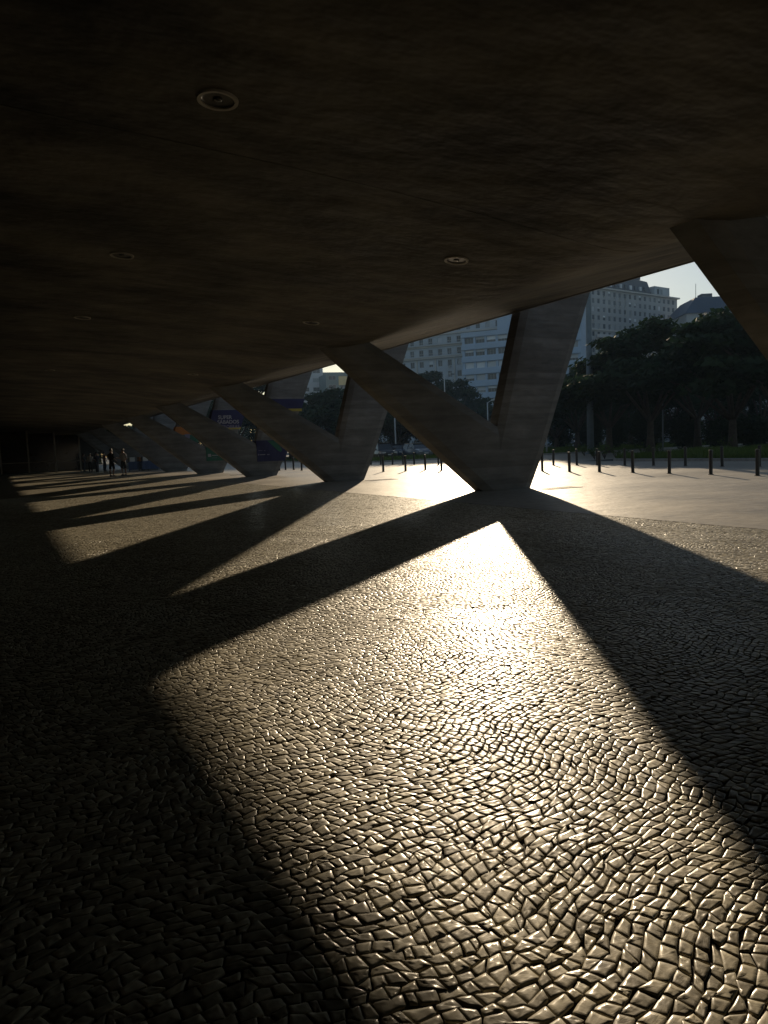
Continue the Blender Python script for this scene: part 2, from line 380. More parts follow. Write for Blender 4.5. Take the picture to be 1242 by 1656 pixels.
def sett_mesh(name, V, F4, F3, rnd, nsm=0):
    n, m = V.shape[:2]
    me = bpy.data.meshes.new(name)
    me.vertices.add(n*m); me.vertices.foreach_set('co', V.reshape(-1).astype(np.float32))
    off = (np.arange(n)*m)[:, None, None]
    l4 = (F4[None]+off).reshape(n, -1); n4 = len(F4); n3 = len(F3)
    if n3: l3 = (F3[None]+off).reshape(n, -1); loops = np.concatenate([l4, l3], 1).reshape(-1)
    else: loops = l4.reshape(-1)
    sm1 = np.zeros(n4+n3, bool); sm1[n4-nsm:] = True
    tot1 = np.array([4]*n4+[3]*n3); tot = np.tile(tot1, n); start = np.concatenate([[0], np.cumsum(tot)[:-1]])
    me.loops.add(len(loops)); me.loops.foreach_set('vertex_index', loops.astype(np.int32))
    me.polygons.add(len(tot)); me.polygons.foreach_set('loop_start', start.astype(np.int32)); me.polygons.foreach_set('loop_total', tot.astype(np.int32))
    me.polygons.foreach_set('use_smooth', np.tile(sm1, n))
    a = me.attributes.new('rnd', 'FLOAT', 'POINT'); a.data.foreach_set('value', np.repeat(rnd, m).astype(np.float32))
    me.update(calc_edges=True); me.materials.append(M['stone']); return me
near = dist < 5.6; mid = (dist >= 5.6) & (dist < 12); far = dist >= 12
# the 300 setts that show largest are single pieces
qn = Q[near]; cn = qn.mean(1); 
V, F4, F3, rnd = sett_arrays(qn, 0)
cx = cn[:, 0]*camR.x+cn[:, 1]*camR.y-CAM_H*camR.z; cy_ = cn[:, 0]*camU.x+cn[:, 1]*camU.y-CAM_H*camU.z; cz = cn[:, 0]*fwd.x+cn[:, 1]*fwd.y-CAM_H*fwd.z
ppx = IW/2+cx/cz*F_PX; ppy = IH/2-cy_/cz*F_PX
an = .5*np.abs((qn[:, 2, 0]-qn[:, 0, 0])*(qn[:, 3, 1]-qn[:, 1, 1])-(qn[:, 3, 0]-qn[:, 1, 0])*(qn[:, 2, 1]-qn[:, 0, 1]))
inf = (ppx > 5) & (ppx < IW-5) & (ppy < IH-5) & (cn[:, 0] > .45) & (cz > 0)
score = np.where(inf, an/np.maximum(cz, .3)**3, -1)
top = np.argsort(-score)[:300]; single = np.zeros(len(qn), bool); single[top] = True
for i in top:
    loc = np.array([cn[i, 0], cn[i, 1], 0.0])
    me = sett_mesh('sett', V[i:i+1]-loc, F4, F3, rnd[i:i+1], 12)
    link('sett', me, None, cob, loc)
for nm, (V_, A_, B_, r_) in (('near_setts', (V[~single], F4, F3, rnd[~single])), ('middle_setts', sett_arrays(Q[mid], 1)), ('far_setts', sett_arrays(Q[far], 2))):
    o = link(nm, sett_mesh(nm, V_, A_, B_, r_, 12 if nm == 'near_setts' else 0), None, cob); o['kind'] = 'stuff'

# beyond them the same floor, pieces too small to see
m = MB()
m.add([(-24, 27.7, -.002), (PAVE_X-.004, 27.7, -.002), (PAVE_X-.004, 110, -.002), (-24, 110, -.002)], [(0, 1, 2, 3)])
m.build('distant_setts', M['farcobble'], cob)['kind'] = 'stuff'
m = MB()
m.add([(-24, -60, -.002), (PAVE_X-.004, -60, -.002), (PAVE_X-.004, -2.3, -.002), (-24, -2.3, -.002)], [(0, 1, 2, 3)])
m.add([(-24, -2.3, -.002), (-1.75, -2.3, -.002), (-1.75, 27.7, -.002), (-24, 27.7, -.002)], [(0, 1, 2, 3)])
m.build('outer_setts', M['farcobble'], cob)['kind'] = 'stuff'

# ------------------------------------------------------------------ the raised building: soffit bays and edge
JOINT_Y = 16.87
prof = [(-20.8, 3.5), (-17, 3.98), (-12, 4.3), (-7, 4.42), (-3, 4.30), (.28, 4.10), (1.43, 4.03), (2.67, 3.945), (3.77, 3.85), (4.7, 3.755), (5.3, 3.685), (5.8, 3.622), (6.25, 3.568), (6.6, 3.53), (6.9, 3.512), (7.2, 3.525), (7.6, 3.60), (8.04, 3.70), (9.0, 3.915), (10.5, 4.232), (12.2, 4.582)]
def soffit_z(x):
    for (a, za), (b, zb) in zip(prof, prof[1:]):
        if a <= x <= b: return za+(zb-za)*(x-a)/(b-a)
    return prof[-1][1]
bld = tag(empty('raised_building', (0, 0, 0)), 'long raised concrete building whose dark sloping underside roofs the cobbled floor', 'building')
def soffit_bay():
    m = MB(); n = len(prof); g = .006; SEG = 10
    for q in range(SEG):
        a, b = g+(10-2*g)*q/SEG, g+(10-2*g)*(q+1)/SEG
        if q == 0: m.v += [(x, a, z) for x, z in prof]
        o_ = q*n; m.v += [(x, b, z) for x, z in prof]
        m.f += [(o_+i, o_+n+i, o_+n+i+1, o_+i+1) for i in range(n-1)]
    for y in (g, 10-g): m.add([(x, y, z) for x, z in prof]+[(12.2, y, 5.2), (-20.8, y, 5.2)], [tuple(range(n+2))])
    m.add([(12.2, g, prof[-1][1]), (12.2, 10-g, prof[-1][1]), (12.2, 10-g, 5.2), (12.2, g, 5.2)], [(0, 1, 2, 3)])
    me = bpy.data.meshes.new('soffit_bay'); me.from_pydata(m.v, [], m.f); me.materials.append(M['soffit'])
    for p in me.polygons: p.use_smooth = len(p.vertices) == 4 and abs(p.normal.z) > .3
    return me
sb = soffit_bay()
for k in range(-6, 11):
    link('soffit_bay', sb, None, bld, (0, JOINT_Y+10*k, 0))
lip = MB(); lip.box((12.2, JOINT_Y-60, 4.556), (12.24, JOINT_Y+110, 5.2)); lip.build('edge_fascia', M['pier'], bld)
up = MB(); up.box((-20.8, JOINT_Y-60, 5.2), (12.24, JOINT_Y+110, 5.6)); up.box((-18, JOINT_Y-58, 5.6), (9.5, JOINT_Y+108, 12)); up.build('upper_floor', M['pier'], bld)
# unseen walls added to keep out stray light; end_wall is a dark backing
iw = MB(); iw.box((-2.9, -5, -.02), (-2.6, 84, 4.27)); iw.build('inner_light_blocker', M['darkwall'])['kind'] = 'structure'
iw = MB(); iw.box((-2.9, -5.3, -.02), (8.6, -5, 3.5)); iw.build('rear_light_blocker', M['darkwall'])['kind'] = 'structure'
iw = MB(); iw.box((-2.6, 84, -.02), (9.4, 84.3, 3.53)); iw.build('end_wall', M['darkwall'])['kind'] = 'structure'

# ------------------------------------------------------------------ V-shaped piers
Y1 = 15.965
A = (10.995, -.05); B = (12.42, -.05); K = (12.878, .878); Cc = (11.431, 1.63); iL = (6.811, 3.479); iR = (7.863, 3.668); oL = (12.26, 4.56); oR = (14.656, 5.248); Mb = (11.49, -.05)
def ext(a, b, z): t = (z-a[1])/(b[1]-a[1]); return (a[0]+(b[0]-a[0])*t, z)
def prism(poly, chamf, y0=.0, yd=.09, th=.40, ins=.20):
    """polygon in XZ; edges flagged in chamf get a sloping margin on both faces"""
    n = len(poly); P = [Vector((x, z)) for x, z in poly]
    area = sum(P[i].x*P[(i+1) % n].y-P[(i+1) % n].x*P[i].y for i in range(n)); sg = 1 if area > 0 else -1
    lines = []
    for i in range(n):
        d = (P[(i+1) % n]-P[i]).normalized(); nrm = Vector((-d.y, d.x))*sg
        lines.append((P[i]+nrm*(ins if chamf[i] else 0), d))
    ip = []
    for i in range(n):
        (p, d), (q, e) = lines[i-1], lines[i]
        den = d.x*e.y-d.y*e.x
        if abs(den) < 1e-5: ip.append(q); continue
        t = ((q.x-p.x)*e.y-(q.y-p.y)*e.x)/den; ip.append(p+d*t)
    m = MB()
    v = [(p.x, y0, p.y) for p in ip]+[(p.x, y0+yd, p.y) for p in P]+[(p.x, y0+yd+th, p.y) for p in P]+[(p.x, y0+2*yd+th, p.y) for p in ip]
    f = [tuple(range(n)), tuple(range(3*n, 4*n))[::-1]]
    for l in range(3):
        for i in range(n):
            j = (i+1) % n; f.append((l*n+i, l*n+j, (l+1)*n+j, (l+1)*n+i))
    m.add(v, f); return m
iLt, iRt = ext(A, iL, 3.80), ext(Cc, iR, 4.05)
oLt, oRt = ext(Cc, oL, 9.0), ext(K, oR, 9.0)
inner_me = prism([A, Mb, Cc, iRt, iLt], [0, 0, 1, 0, 1], y0=-.43, yd=.07, th=.36).mesh('inner_arm', M['pier'])
outer_me = prism([Mb, B, K, oRt, oLt, Cc], [0, 1, 1, 0, 1, 0], y0=-.428, yd=.07, th=.356).mesh('outer_arm', M['pier'])
pier_labels = {-3: 'V-shaped concrete pier behind the viewer, outside the photo', -2: 'V-shaped concrete pier beside the viewer, just outside the photo', -1: 'near black V-shaped concrete pier cut off by the right edge of the photo',
 0: 'largest V-shaped concrete pier in full view, its foot between cobbles and plaza', 1: 'second V-shaped concrete pier, plain, left behind the largest one',
 2: 'third V-shaped concrete pier, with two blue banners on its outer arm', 3: 'fourth V-shaped concrete pier, with the lettered blue banner', 4: 'fifth V-shaped concrete pier, with an orange and green banner',
 5: 'sixth V-shaped concrete pier, dim behind the banner piers', 6: 'farthest V-shaped concrete pier of the row, beside the dark glazed end'}
for n in range(-3, 7):
    p = tag(empty('concrete_pier', (0, Y1+10*n, 0)), pier_labels[n], 'pier', 'V-shaped piers in a row')
    link('inner_arm', inner_me, None, p); link('outer_arm', outer_me, None, p)

# ------------------------------------------------------------------ recessed ceiling lights
def downlight(x, y, label):
    z = soffit_z(x); d = .02; sl_ = (soffit_z(x+.05)-soffit_z(x-.05))/.1
    t = tag(empty('ceiling_light', (x, y, z)), label, 'light', 'recessed lights in the concrete soffit'); t.rotation_euler = (0, -math.atan(sl_), 0)
    MB().lathe([(.128, .004), (.130, -.016), (.158, -.018), (.162, .004)], 32).build('ring', M['ring'], t, smooth=False)
    MB().lathe([(.127, -.006), (.118, -.001), (.09, -.0005), (.0005, -.0005)], 24).build('reflector', M['can'], t, smooth=True)
    MB().lathe([(.035, -.001), (.04, -.006), (.028, -.011), (.0005, -.012)], 12).build('bulb', M['lamp'], t, smooth=True)
for (px, py, lab) in [(352, 160, 'large round recessed light high on the left of the dark soffit'), (738, 420, 'round recessed light with pale ring above the V-shaped pier'),
                      (503, 521, 'small round recessed light near the top of the first inner arm'), (197, 412, 'faint round recessed light at left in the darkest soffit'),
                      (133, 513, 'tiny recessed light just above the soffit joint at far left'), (80, 598, 'tiniest recessed light at far left below the soffit joint'), (312, 605, 'tiny recessed light over the second pier arm')]:
    d = ray(px, py); P = Vector((0, 0, CAM_H)); t = 1.0
    while (P+d*t).z < soffit_z((P+d*t).x) and t < 80: t += .01
    q = P+d*t; downlight(q.x, q.y, lab)

# ------------------------------------------------------------------ bollards
def bollard_meshes():
    a = MB().lathe([(.0005, 0), (.054, 0), (.054, .64), (.0005, .64)], 14).mesh('post', M['darkmetal'])
    b = MB().lathe([(.045, .64), (.045, .66), (.057, .665), (.057, .73), (.05, .75), (.0005, .755)], 14).mesh('cap', M['darkmetal'])
    c = MB().lathe([(.0005, 0), (.085, 0), (.085, .012), (.054, .016)], 14).mesh('base_plate', M['darkmetal'])
    return a, b, c
bpost, bcap, bbase = bollard_meshes()
def bollard(p, label):
    t = tag(empty('bollard', (p.x, p.y, .0), random.uniform(0, 6)), label, 'bollard', 'steel bollards along the plaza')
    t.rotation_euler.x = random.gauss(0, .012); t.rotation_euler.y = random.gauss(0, .012); link('post', bpost, None, t); link('cap', bcap, None, t); link('base_plate', bbase, None, t)
ordn = ['first', 'second', 'third', 'fourth', 'fifth', 'sixth', 'seventh', 'eighth', 'ninth']
for i, (px, py) in enumerate([(877, 762), (921, 763), (969.5, 763.5), (1023.5, 764.5), (1082.5, 766), (1149.5, 767.5), (1225, 769.5)]):
    bollard(on_ground(px, py), 'black steel bollard, %s in the front row right of the large pier' % ordn[i])
for i, (px, py) in enumerate([(895, 752.5), (933, 752.5), (966, 752.5), (1010.5, 753), (1057, 753), (1108.5, 753.5), (1168, 754.5), (1228, 754.5)]):
    bollard(on_ground(px, py), 'thin black bollard, %s in the back row right of the large pier' % ordn[i])
for i, (px, py) in enumerate([(714, 761), (688, 760), (656, 762), (620, 763)]):
    bollard(on_ground(px, py), 'black bollard, %s from the large pier in the front row between two piers' % ordn[i])
for i, (px, py) in enumerate([(709, 752), (670, 751.5), (652, 751.5), (635, 751.5), (616, 751.5), (600, 751.5)]):
    bollard(on_ground(px, py), 'small black bollard, %s from the large pier in the back row between two piers' % ordn[i])
for i, (px, py) in enumerate([(488, 761), (475, 760), (462, 760), (452, 761)]):
    bollard(on_ground(px, py), 'distant black bollard, %s from the right between second and third piers' % ordn[i])

# ------------------------------------------------------------------ lawns, kerbs, paths
island = [(28.62, -30), (75, -30), (75, 28), (60, 31.5), (46, 31.6), (31.5, 30.6), (29.2, 29.4), (28.62, 27.5)]
far_lawn = [(26.2, 51.3), (31, 50.8), (38, 47.9), (60, 47.4), (90, 52), (120, 80), (60, 110), (26.2, 110)]
def lawn(name, poly, kname):
    sheet(name, poly, .05, M['soil'], thick=.12)
    m = MB(); n = len(poly)
    c = Vector((sum(p[0] for p in poly)/n, sum(p[1] for p in poly)/n))
    for i in range(n):
        a, b = Vector(poly[i]), Vector(poly[(i+1) % n]); d = (b-a).normalized(); nr = Vector((d.y, -d.x))
        if nr.dot(c-a) > 0: nr = -nr
        m.add([(a.x, a.y, -.05), (b.x, b.y, -.05), (b.x, b.y, .11), (a.x, a.y, .11), (a.x+nr.x*.13, a.y+nr.y*.13, -.05), (b.x+nr.x*.13, b.y+nr.y*.13, -.05), (b.x+nr.x*.13, b.y+nr.y*.13, .10), (a.x+nr.x*.13, a.y+nr.y*.13, .10)],
              [(0, 1, 2, 3), (4, 5, 6, 7), (3, 2, 6, 7), (0, 1, 5, 4), (0, 3, 7, 4), (1, 2, 6, 5)])
    m.build(kname, M['kerb'])['kind'] = 'structure'
lawn('island_lawn', island, 'island_kerb'); lawn('far_lawn', far_lawn, 'far_kerb')
sheet('road', [(60, 33), (240, 20), (260, 120), (60, 47)], -.004, M['ground'])

def inside(poly, x, y):
    r = np.zeros(len(x), bool); n = len(poly)
    for i in range(n):
        (x0, y0), (x1, y1) = poly[i], poly[(i+1) % n]
        if y0 == y1: continue
        c = ((y0 > y) != (y1 > y)) & (x < (x1-x0)*(y-y0)/(y1-y0)+x0); r ^= c
    return r
def grass(name, poly, nb, h, label, box, size=.03):
    x = rng.uniform(box[0], box[1], nb); y = rng.uniform(box[2], box[3], nb); k = inside(poly, x, y); x = x[k]; y = y[k]; n = len(x)
    patch = .5+.5*np.sin(x*.9+1.3*np.sin(y*.5))*np.sin(y*.7+.8*np.sin(x*.6))
    hh = h*rng.uniform(.4, 1.2, n)*(.6+.7*patch); a = rng.uniform(0, 6.28, n); ln = rng.normal(0, .35, (n, 2))*hh[:, None]
    b0 = np.stack([x-np.cos(a)*size, y-np.sin(a)*size, np.full(n, .045)], 1); b1 = np.stack([x+np.cos(a)*size, y+np.sin(a)*size, np.full(n, .045)], 1)
    t = np.stack([x+ln[:, 0], y+ln[:, 1], .045+hh], 1)
    V = np.stack([b0, b1, t], 1).reshape(-1, 3); F = np.arange(3*n).reshape(-1, 3)
    me = bpy.data.meshes.new(name); me.from_pydata(V.tolist(), [], F.tolist())
    at = me.attributes.new('rnd', 'FLOAT', 'POINT'); at.data.foreach_set('value', np.repeat(np.clip(rng.random(n)*.6+patch*.4, 0, 1), 3).astype(np.float32))
    o = link(name, me, M['grass']); tag(o, label, 'grass', kind='stuff')
grass('island_grass', island, 170000, .36, 'rough green grass growing on the kerbed island lawn', (28.7, 58, 10, 31.5), .03)
grass('far_grass', far_lawn, 50000, .28, 'thin green strip of grass before the parked cars', (26.3, 75, 47.5, 70), .035)

# ------------------------------------------------------------------ trees and shrubs
def leaf_mesh(name, blobs, n, size, mat, flat=.75, aspect=1.7):
    """leaf-sized quads spread through lumpy volumes; blobs: (centre, radii)"""
    B_ = np.array([list(c)+list(r) for c, r in blobs]); wgt = (B_[:, 3]*B_[:, 4]*B_[:, 5])**.75; wgt /= wgt.sum()
    idx = rng.choice(len(B_), n, p=wgt)
    d = rng.normal(0, 1, (n, 3)); d /= np.linalg.norm(d, axis=1, keepdims=True)
    r = rng.random(n)**.45*rng.uniform(.75, 1.12, n)
    P = B_[idx, :3]+d*r[:, None]*B_[idx, 3:]
    nrm = d*.6+rng.normal(0, .6, (n, 3)); nrm[:, 2] = np.abs(nrm[:, 2])+flat*.6; nrm /= np.linalg.norm(nrm, axis=1, keepdims=True)
    t = np.cross(nrm, rng.normal(0, 1, (n, 3))); t /= np.linalg.norm(t, axis=1, keepdims=True); b = np.cross(nrm, t)
    s = size*rng.uniform(.6, 1.3, n)[:, None]
    V = np.stack([P-t*s*aspect*.5, P-b*s*.42+t*s*.05, P+t*s*aspect*.5, P+b*s*.42+t*s*.05], 1).reshape(-1, 3)
    me = bpy.data.meshes.new(name); me.vertices.add(4*n); me.vertices.foreach_set('co', V.reshape(-1).astype(np.float32))
    me.loops.add(4*n); me.loops.foreach_set('vertex_index', np.arange(4*n, dtype=np.int32))
    me.polygons.add(n); me.polygons.foreach_set('loop_start', (np.arange(n)*4).astype(np.int32)); me.polygons.foreach_set('loop_total', np.full(n, 4, np.int32))
    bl = rng.random(len(B_))
    at = me.attributes.new('rnd', 'FLOAT', 'POINT'); at.data.foreach_set('value', np.repeat(np.clip(bl[idx]*.6+rng.random(n)*.4, 0, 1), 4).astype(np.float32))
    me.update(calc_edges=True); me.materials.append(mat); return me
def tree(name, base, h, rad, label, group, nleaf=9000, leaf=.26, cb=.35, tr=.28, lean=0.0, mat='leaf', layered=False):
    t = tag(empty(name, (base.x, base.y, -.05), random.uniform(0, 6.28)), label, 'tree', group)
    m = MB(); blobs = []
    ft = h*cb*1.05
    top = Vector((lean*h*.1, 0, ft))
    m.tube([(0, 0, 0), (lean*.1, 0, ft*.35), top*.7, top], [tr*1.5, tr*1.05, tr*.9, tr*.8], 9)
    nl = random.randint(6, 8)
    for k in range(nl):
        a = 6.283*k/nl+random.uniform(-.35, .35); el = random.uniform(.25, 1.1); L_ = rad*random.uniform(.62, .95)
        e = top+Vector((math.cos(a)*L_*math.cos(el*.6), math.sin(a)*L_*math.cos(el*.6), (h-ft)*(.18+.62*el/1.1)*random.uniform(.8, 1.05)))
        mid_ = top.lerp(e, .5)+Vector((random.uniform(-.3, .3), random.uniform(-.3, .3), .12*L_))
        m.tube([top-Vector((0, 0, .25)), mid_, e], [tr*.5, tr*.3, tr*.08], 6)
        for q in range(5 if layered else 4):
            c = mid_.lerp(e, random.uniform(.25, 1.1))+Vector((random.uniform(-1, 1), random.uniform(-1, 1), random.uniform(-.4, .7)))*rad*.22
            rr = rad*random.uniform(.17, .31)
            blobs.append((c, (rr*1.25, rr*1.25, rr*(.42 if layered else .62))))
    for q in range(5):
        c = Vector((random.uniform(-.3, .3)*rad, random.uniform(-.3, .3)*rad, h-random.uniform(.08, .3)*(h-ft))); rr = rad*random.uniform(.2, .3)
        blobs.append((c, (rr*1.2, rr*1.2, rr*.6)))
    m.build('trunk', M['bark'], t, smooth=True)
    link('crown', leaf_mesh('crown', blobs, nleaf, leaf, M[mat]), None, t)
    return t
def top_h(px, py, D): return at_dist(px, py, D).z
G1 = 'park trees right of the large pier'; G2 = 'park trees seen between the piers'
for (px, ty, D, rad, nl, lab) in [
    (1052, 512, 58, 5.2, 15000, 'tall dark spreading tree with its top against the long office block'),
    (1128, 520, 66, 5.5, 13000, 'dark tree filling the gap below the hip-roofed tower'),
    (1185, 500, 52, 6.2, 16000, 'big dark tree whose crown disappears behind the near black pier'),
    (1262, 470, 48, 6.0, 12000, 'dark tree at the right edge, half behind the near pier'),
    (985, 556, 62, 4.9, 13000, 'dark layered tree just right of the tall grey mast'),
    (934, 598, 76, 4.6, 10000, 'smaller tree with sparse crown left of the tall grey mast'),
    (1020, 600, 84, 6.0, 9000, 'shaded tree standing behind the layered tree and clipped bushes'),
    (900, 640, 92, 5.0, 7000, 'low tree half hidden by the large pier outer arm'),
    (1090, 590, 92, 7.0, 9000, 'dark tree behind the clipped bushes, right of the small lamp post'), (1160, 580, 88, 7.0, 9000, 'dark tree in the second line, below the big tree'), (1230, 580, 84, 7.0, 8000, 'dark tree in the second line at the right edge'), (960, 640, 110, 6.5, 7000, 'dim far tree behind the tall grey mast')]:
    tree('park_tree', foot(px, D), top_h(px, ty, D), rad, lab, G1, nl, .30, .24, .26, layered=True)
for k, (az, D, h_) in enumerate([(92, 33, 15), (104, 33, 15), (119, 34, 15), (134, 36, 14)]):  # unseen trees added to block sky light on the undercroft floor
    tree('park_tree', Vector((math.sin(R(az))*D, math.cos(R(az))*D, 0)), h_, 7.0, 'added unseen tree blocking sky light on the right, %s from the island' % ['first', 'second', 'third', 'fourth'][k], G1, 7000, .5, .2, .3)
for (px, ty, D, rad, nl, lab) in [
    (520, 632, 105, 5.5, 8000, 'tree with ragged top below the pale glass towers'), (558, 628, 98, 5.5, 8000, 'round dark tree left of the second pier outer arm'),
    (600, 650, 92, 5.0, 7000, 'dark tree behind the second pier above the parked cars'), (645, 655, 96, 5.0, 7000, 'dark tree above the parked cars, under the first inner arm'),
    (690, 596, 150, 6.5, 9000, 'spreading tree before the pale old apartment block'), (738, 610, 140, 5.5, 7000, 'tree at the corner of the banded apartment block'),
    (783, 655, 130, 3.6, 4000, 'small round tree low in the crotch of the large pier'), (470, 650, 110, 5, 6000, 'dark tree showing between second and third piers'),
    (385, 640, 120, 5, 6000, 'dark tree showing past the lettered banner'), (425, 606, 112, 6, 8000, 'dark tree right of the lettered banner'), (330, 650, 125, 6, 6000, 'dim tree far down the row of piers'), (285, 665, 130, 6, 6000, 'dim tree behind the orange and green banners'), (245, 680, 135, 6, 5000, 'dim tree beyond the sixth pier'), (205, 685, 130, 6, 5000, 'dim tree at the far end of the row of piers'), (160, 690, 150, 7, 5000, 'dimmest tree beyond the far piers'), (455, 640, 125, 6, 6000, 'dark tree left of the pale slab tower'), (700, 665, 100, 4.5, 6000, 'dark low tree behind the large pier inner arm')]:
    tree('park_tree', foot(px, D), top_h(px, ty, D), rad, lab, G2, nl, .42, .3, .28)
def bush(px, D, wpx, toppx, lab):
    p = foot(px, D); h = top_h(px, toppx, D); r_ = wpx/2*D/F_PX
    t = tag(empty('clipped_bush', (p.x, p.y, 0)), lab, 'bush', 'rounded bushes under the trees')
    bl = [((random.uniform(-.35, .35)*r_, random.uniform(-.35, .35)*r_, h*.5+random.uniform(-.08, .08)*h), (r_*.72, r_*.72, h*.48)) for _ in range(5)]
    link('foliage', leaf_mesh('foliage', bl, 5000, .2, M['leaf']), None, t)
    m = MB()
    for k in range(4): m.tube([(random.uniform(-.15, .15), random.uniform(-.15, .15), -.05), (random.uniform(-.5, .5)*r_, random.uniform(-.5, .5)*r_, h*.55)], [.06, .025], 5)
    m.build('stems', M['bark'], t)
bush(1000, 72, 38, 662, 'rounded dark bush left of the small lamp post'); bush(1045, 70, 52, 650, 'widest rounded dark bush right beside the small lamp post')
bush(965, 78, 30, 668, 'rounded dark bush at the foot of the tall grey mast'); bush(1110, 68, 48, 668, 'dark bush right of the small lamp post under the trees'); bush(1165, 64, 50, 676, 'dark bush under the big tree by the near pier'); bush(1220, 60, 50, 672, 'dark bush at the right edge behind the last bollard')
for i, (px, D, w_, ty) in enumerate([(905, 98, 60, 672), (950, 100, 60, 664), (1000, 96, 66, 660), (1055, 96, 66, 654), (1110, 92, 66, 656), (1165, 92, 70, 654), (1225, 88, 76, 650)]):
    bush(px, D, w_, ty, 'broad dark shrub of the back hedge, %s from the large pier' % ['first', 'second', 'third', 'fourth', 'fifth', 'sixth', 'last'][i])
for i, (px, D, w_, ty) in enumerate([(150, 150, 60, 700), (195, 150, 60, 696), (240, 148, 60, 692), (285, 146, 60, 688), (330, 142, 60, 682), (375, 140, 60, 676), (415, 138, 60, 670), (455, 136, 60, 672)]):
    bush(px, D, w_, ty, 'dim broad shrub far behind the row of piers, %s from the left' % ['first', 'second', 'third', 'fourth', 'fifth', 'sixth', 'seventh', 'eighth'][i])
for i, (px, D, w_, ty) in enumerate([(500, 112, 50, 690), (545, 108, 54, 682), (595, 106, 56, 680), (645, 106, 56, 680), (700, 106, 60, 680)]):
    bush(px, D, w_, ty, 'dark shrub behind the parked cars, %s from the left' % ['first', 'second', 'third', 'fourth', 'fifth'][i])
def leafy(px, py, h, lab, n=150, spread=.5, ls=.14):
    p = on_ground(px, py, .05); t = tag(empty('leafy_plant', (p.x, p.y, .05)), lab, 'plant', 'leafy plants along the island kerb')
    m = MB(); V = []; Fc = []
    for k in range(9):
        a = random.uniform(0, 6.28); l = random.uniform(.3, 1)*spread; e = Vector((math.cos(a)*l, math.sin(a)*l, h*random.uniform(.55, 1)))
        m.tube([(0, 0, -.02), e*.5+Vector((0, 0, .12*h)), e], [.012, .009, .004], 4)
        for q in range(n//9):
            c = Vector((0, 0, 0)).lerp(e, random.uniform(.25, 1.05))+Vector((0, 0, .1*h)); d = Vector((random.uniform(-1, 1), random.uniform(-1, 1), random.uniform(-.1, .9))).normalized()
            s = d.cross(Vector((0, 0, 1))).normalized()*ls*.22; L_ = ls*random.uniform(.7, 1.4); b = len(V)
            V += [c, c+d*L_*.5+s, c+d*L_-Vector((0, 0, .03)), c+d*L_*.5-s]; Fc.append((b, b+1, b+2, b+3))
    m.build('stems', M['bark'], t)
    me = bpy.data.meshes.new('leaves'); me.from_pydata([tuple(v) for v in V], [], Fc); me.materials.append(M['leaf2'])
    at = me.attributes.new('rnd', 'FLOAT', 'POINT'); at.data.foreach_set('value', np.repeat(rng.random(len(Fc)), 4).astype(np.float32)); link('leaves', me, None, t)
for (px, py, h, lab) in [(919, 738, .95, 'bright leafy plant at the tip of the island, beside the second bollard'), (945, 737, .7, 'low leafy plant just left of the third bollard'), (978, 742, .95, 'bright leafy plant right behind the third front bollard'),
                         (996, 741, .8, 'leafy plant between third and fourth front bollards'), (962, 743, .6, 'small spiky plant at the kerb by the third bollard'), (1012, 740, .7, 'leafy plant behind the fourth front bollard'), (1042, 740, .65, 'darker leafy plant left of the fifth front bollard'), (1062, 738, .6, 'dim leafy plant behind the fifth front bollard'), (1172, 732, .9, 'tall dim plant behind the sixth bollard on the lawn')]:
    leafy(px, py, h, lab)

# ------------------------------------------------------------------ masts and lamp posts
def mast(px, D, h, r0_, r1_, mat, lab, head=None, cat='lamp post', name='lamp_post'):
    p = foot(px, D); t = tag(empty(name, (p.x, p.y, -.05)), lab, cat)
    m = MB(); m.tube([(0, 0, 0), (0, 0, h*.33), (0, 0, h*.66), (0, 0, h)], [r0_, r0_+(r1_-r0_)*.33, r0_+(r1_-r0_)*.66, r1_], 16); m.build('pole', mat, t, smooth=True)
    MB().lathe([(.0005, 0), (r0_*1.5, 0), (r0_*1.5, .12), (r0_, .16)], 16).build('base', mat, t)
    if head == 'twin':
        for s in (-1, 1):
            a = MB(); a.tube([(0, 0, h-.4), (s*.25, 0, h-.2), (s*.42, 0, h-.1)], .03, 6)
            o = a.build('arm', mat, t); MB().box((s*.42-.17, -.12, h-.16), (s*.42+.17, .12, h-.02)).build('lamp_head', M['darkmetal'], o)
    elif head == 'ring':
        MB().lathe([(r1_, h-.6), (.9, h-.5), (1.0, h-.3), (.9, h-.1), (r1_, h)], 16).build('lamp_head', M['polegrey'], t)
    elif head == 'arm':
        a = MB(); a.tube([(0, 0, h-.1), (.6, 0, h+.25), (1.5, 0, h+.3)], .05, 6); o = a.build('arm', mat, t); MB().box((1.3, -.12, h+.2), (2.0, .12, h+.32)).build('lamp_head', M['darkmetal'], o)
mast(955, 60, 21, .27, .15, M['polegrey'], 'tall thick grey lighting mast rising through the trees', 'ring', 'mast', 'lighting_mast')
mast(1072, 62, 4.6, .055, .05, M['polegrey'], 'small grey lamp post with twin heads before the dark trees', 'twin')
mast(722, 125, 12.5, .11, .08, M['polepale'], 'thin pale street lamp before the spreading tree', 'arm')
mast(790, 118, 7.4, .10, .08, M['polepale'], 'thin pale street lamp low in the crotch of the large pier', 'arm')
mast(884, 66, 2.6, .07, .06, M['polepale'], 'short pale post right of the large pier foot')
mast(640, 84, 4.4, .09, .07, M['polepale'], 'pale post rising above the parked cars')

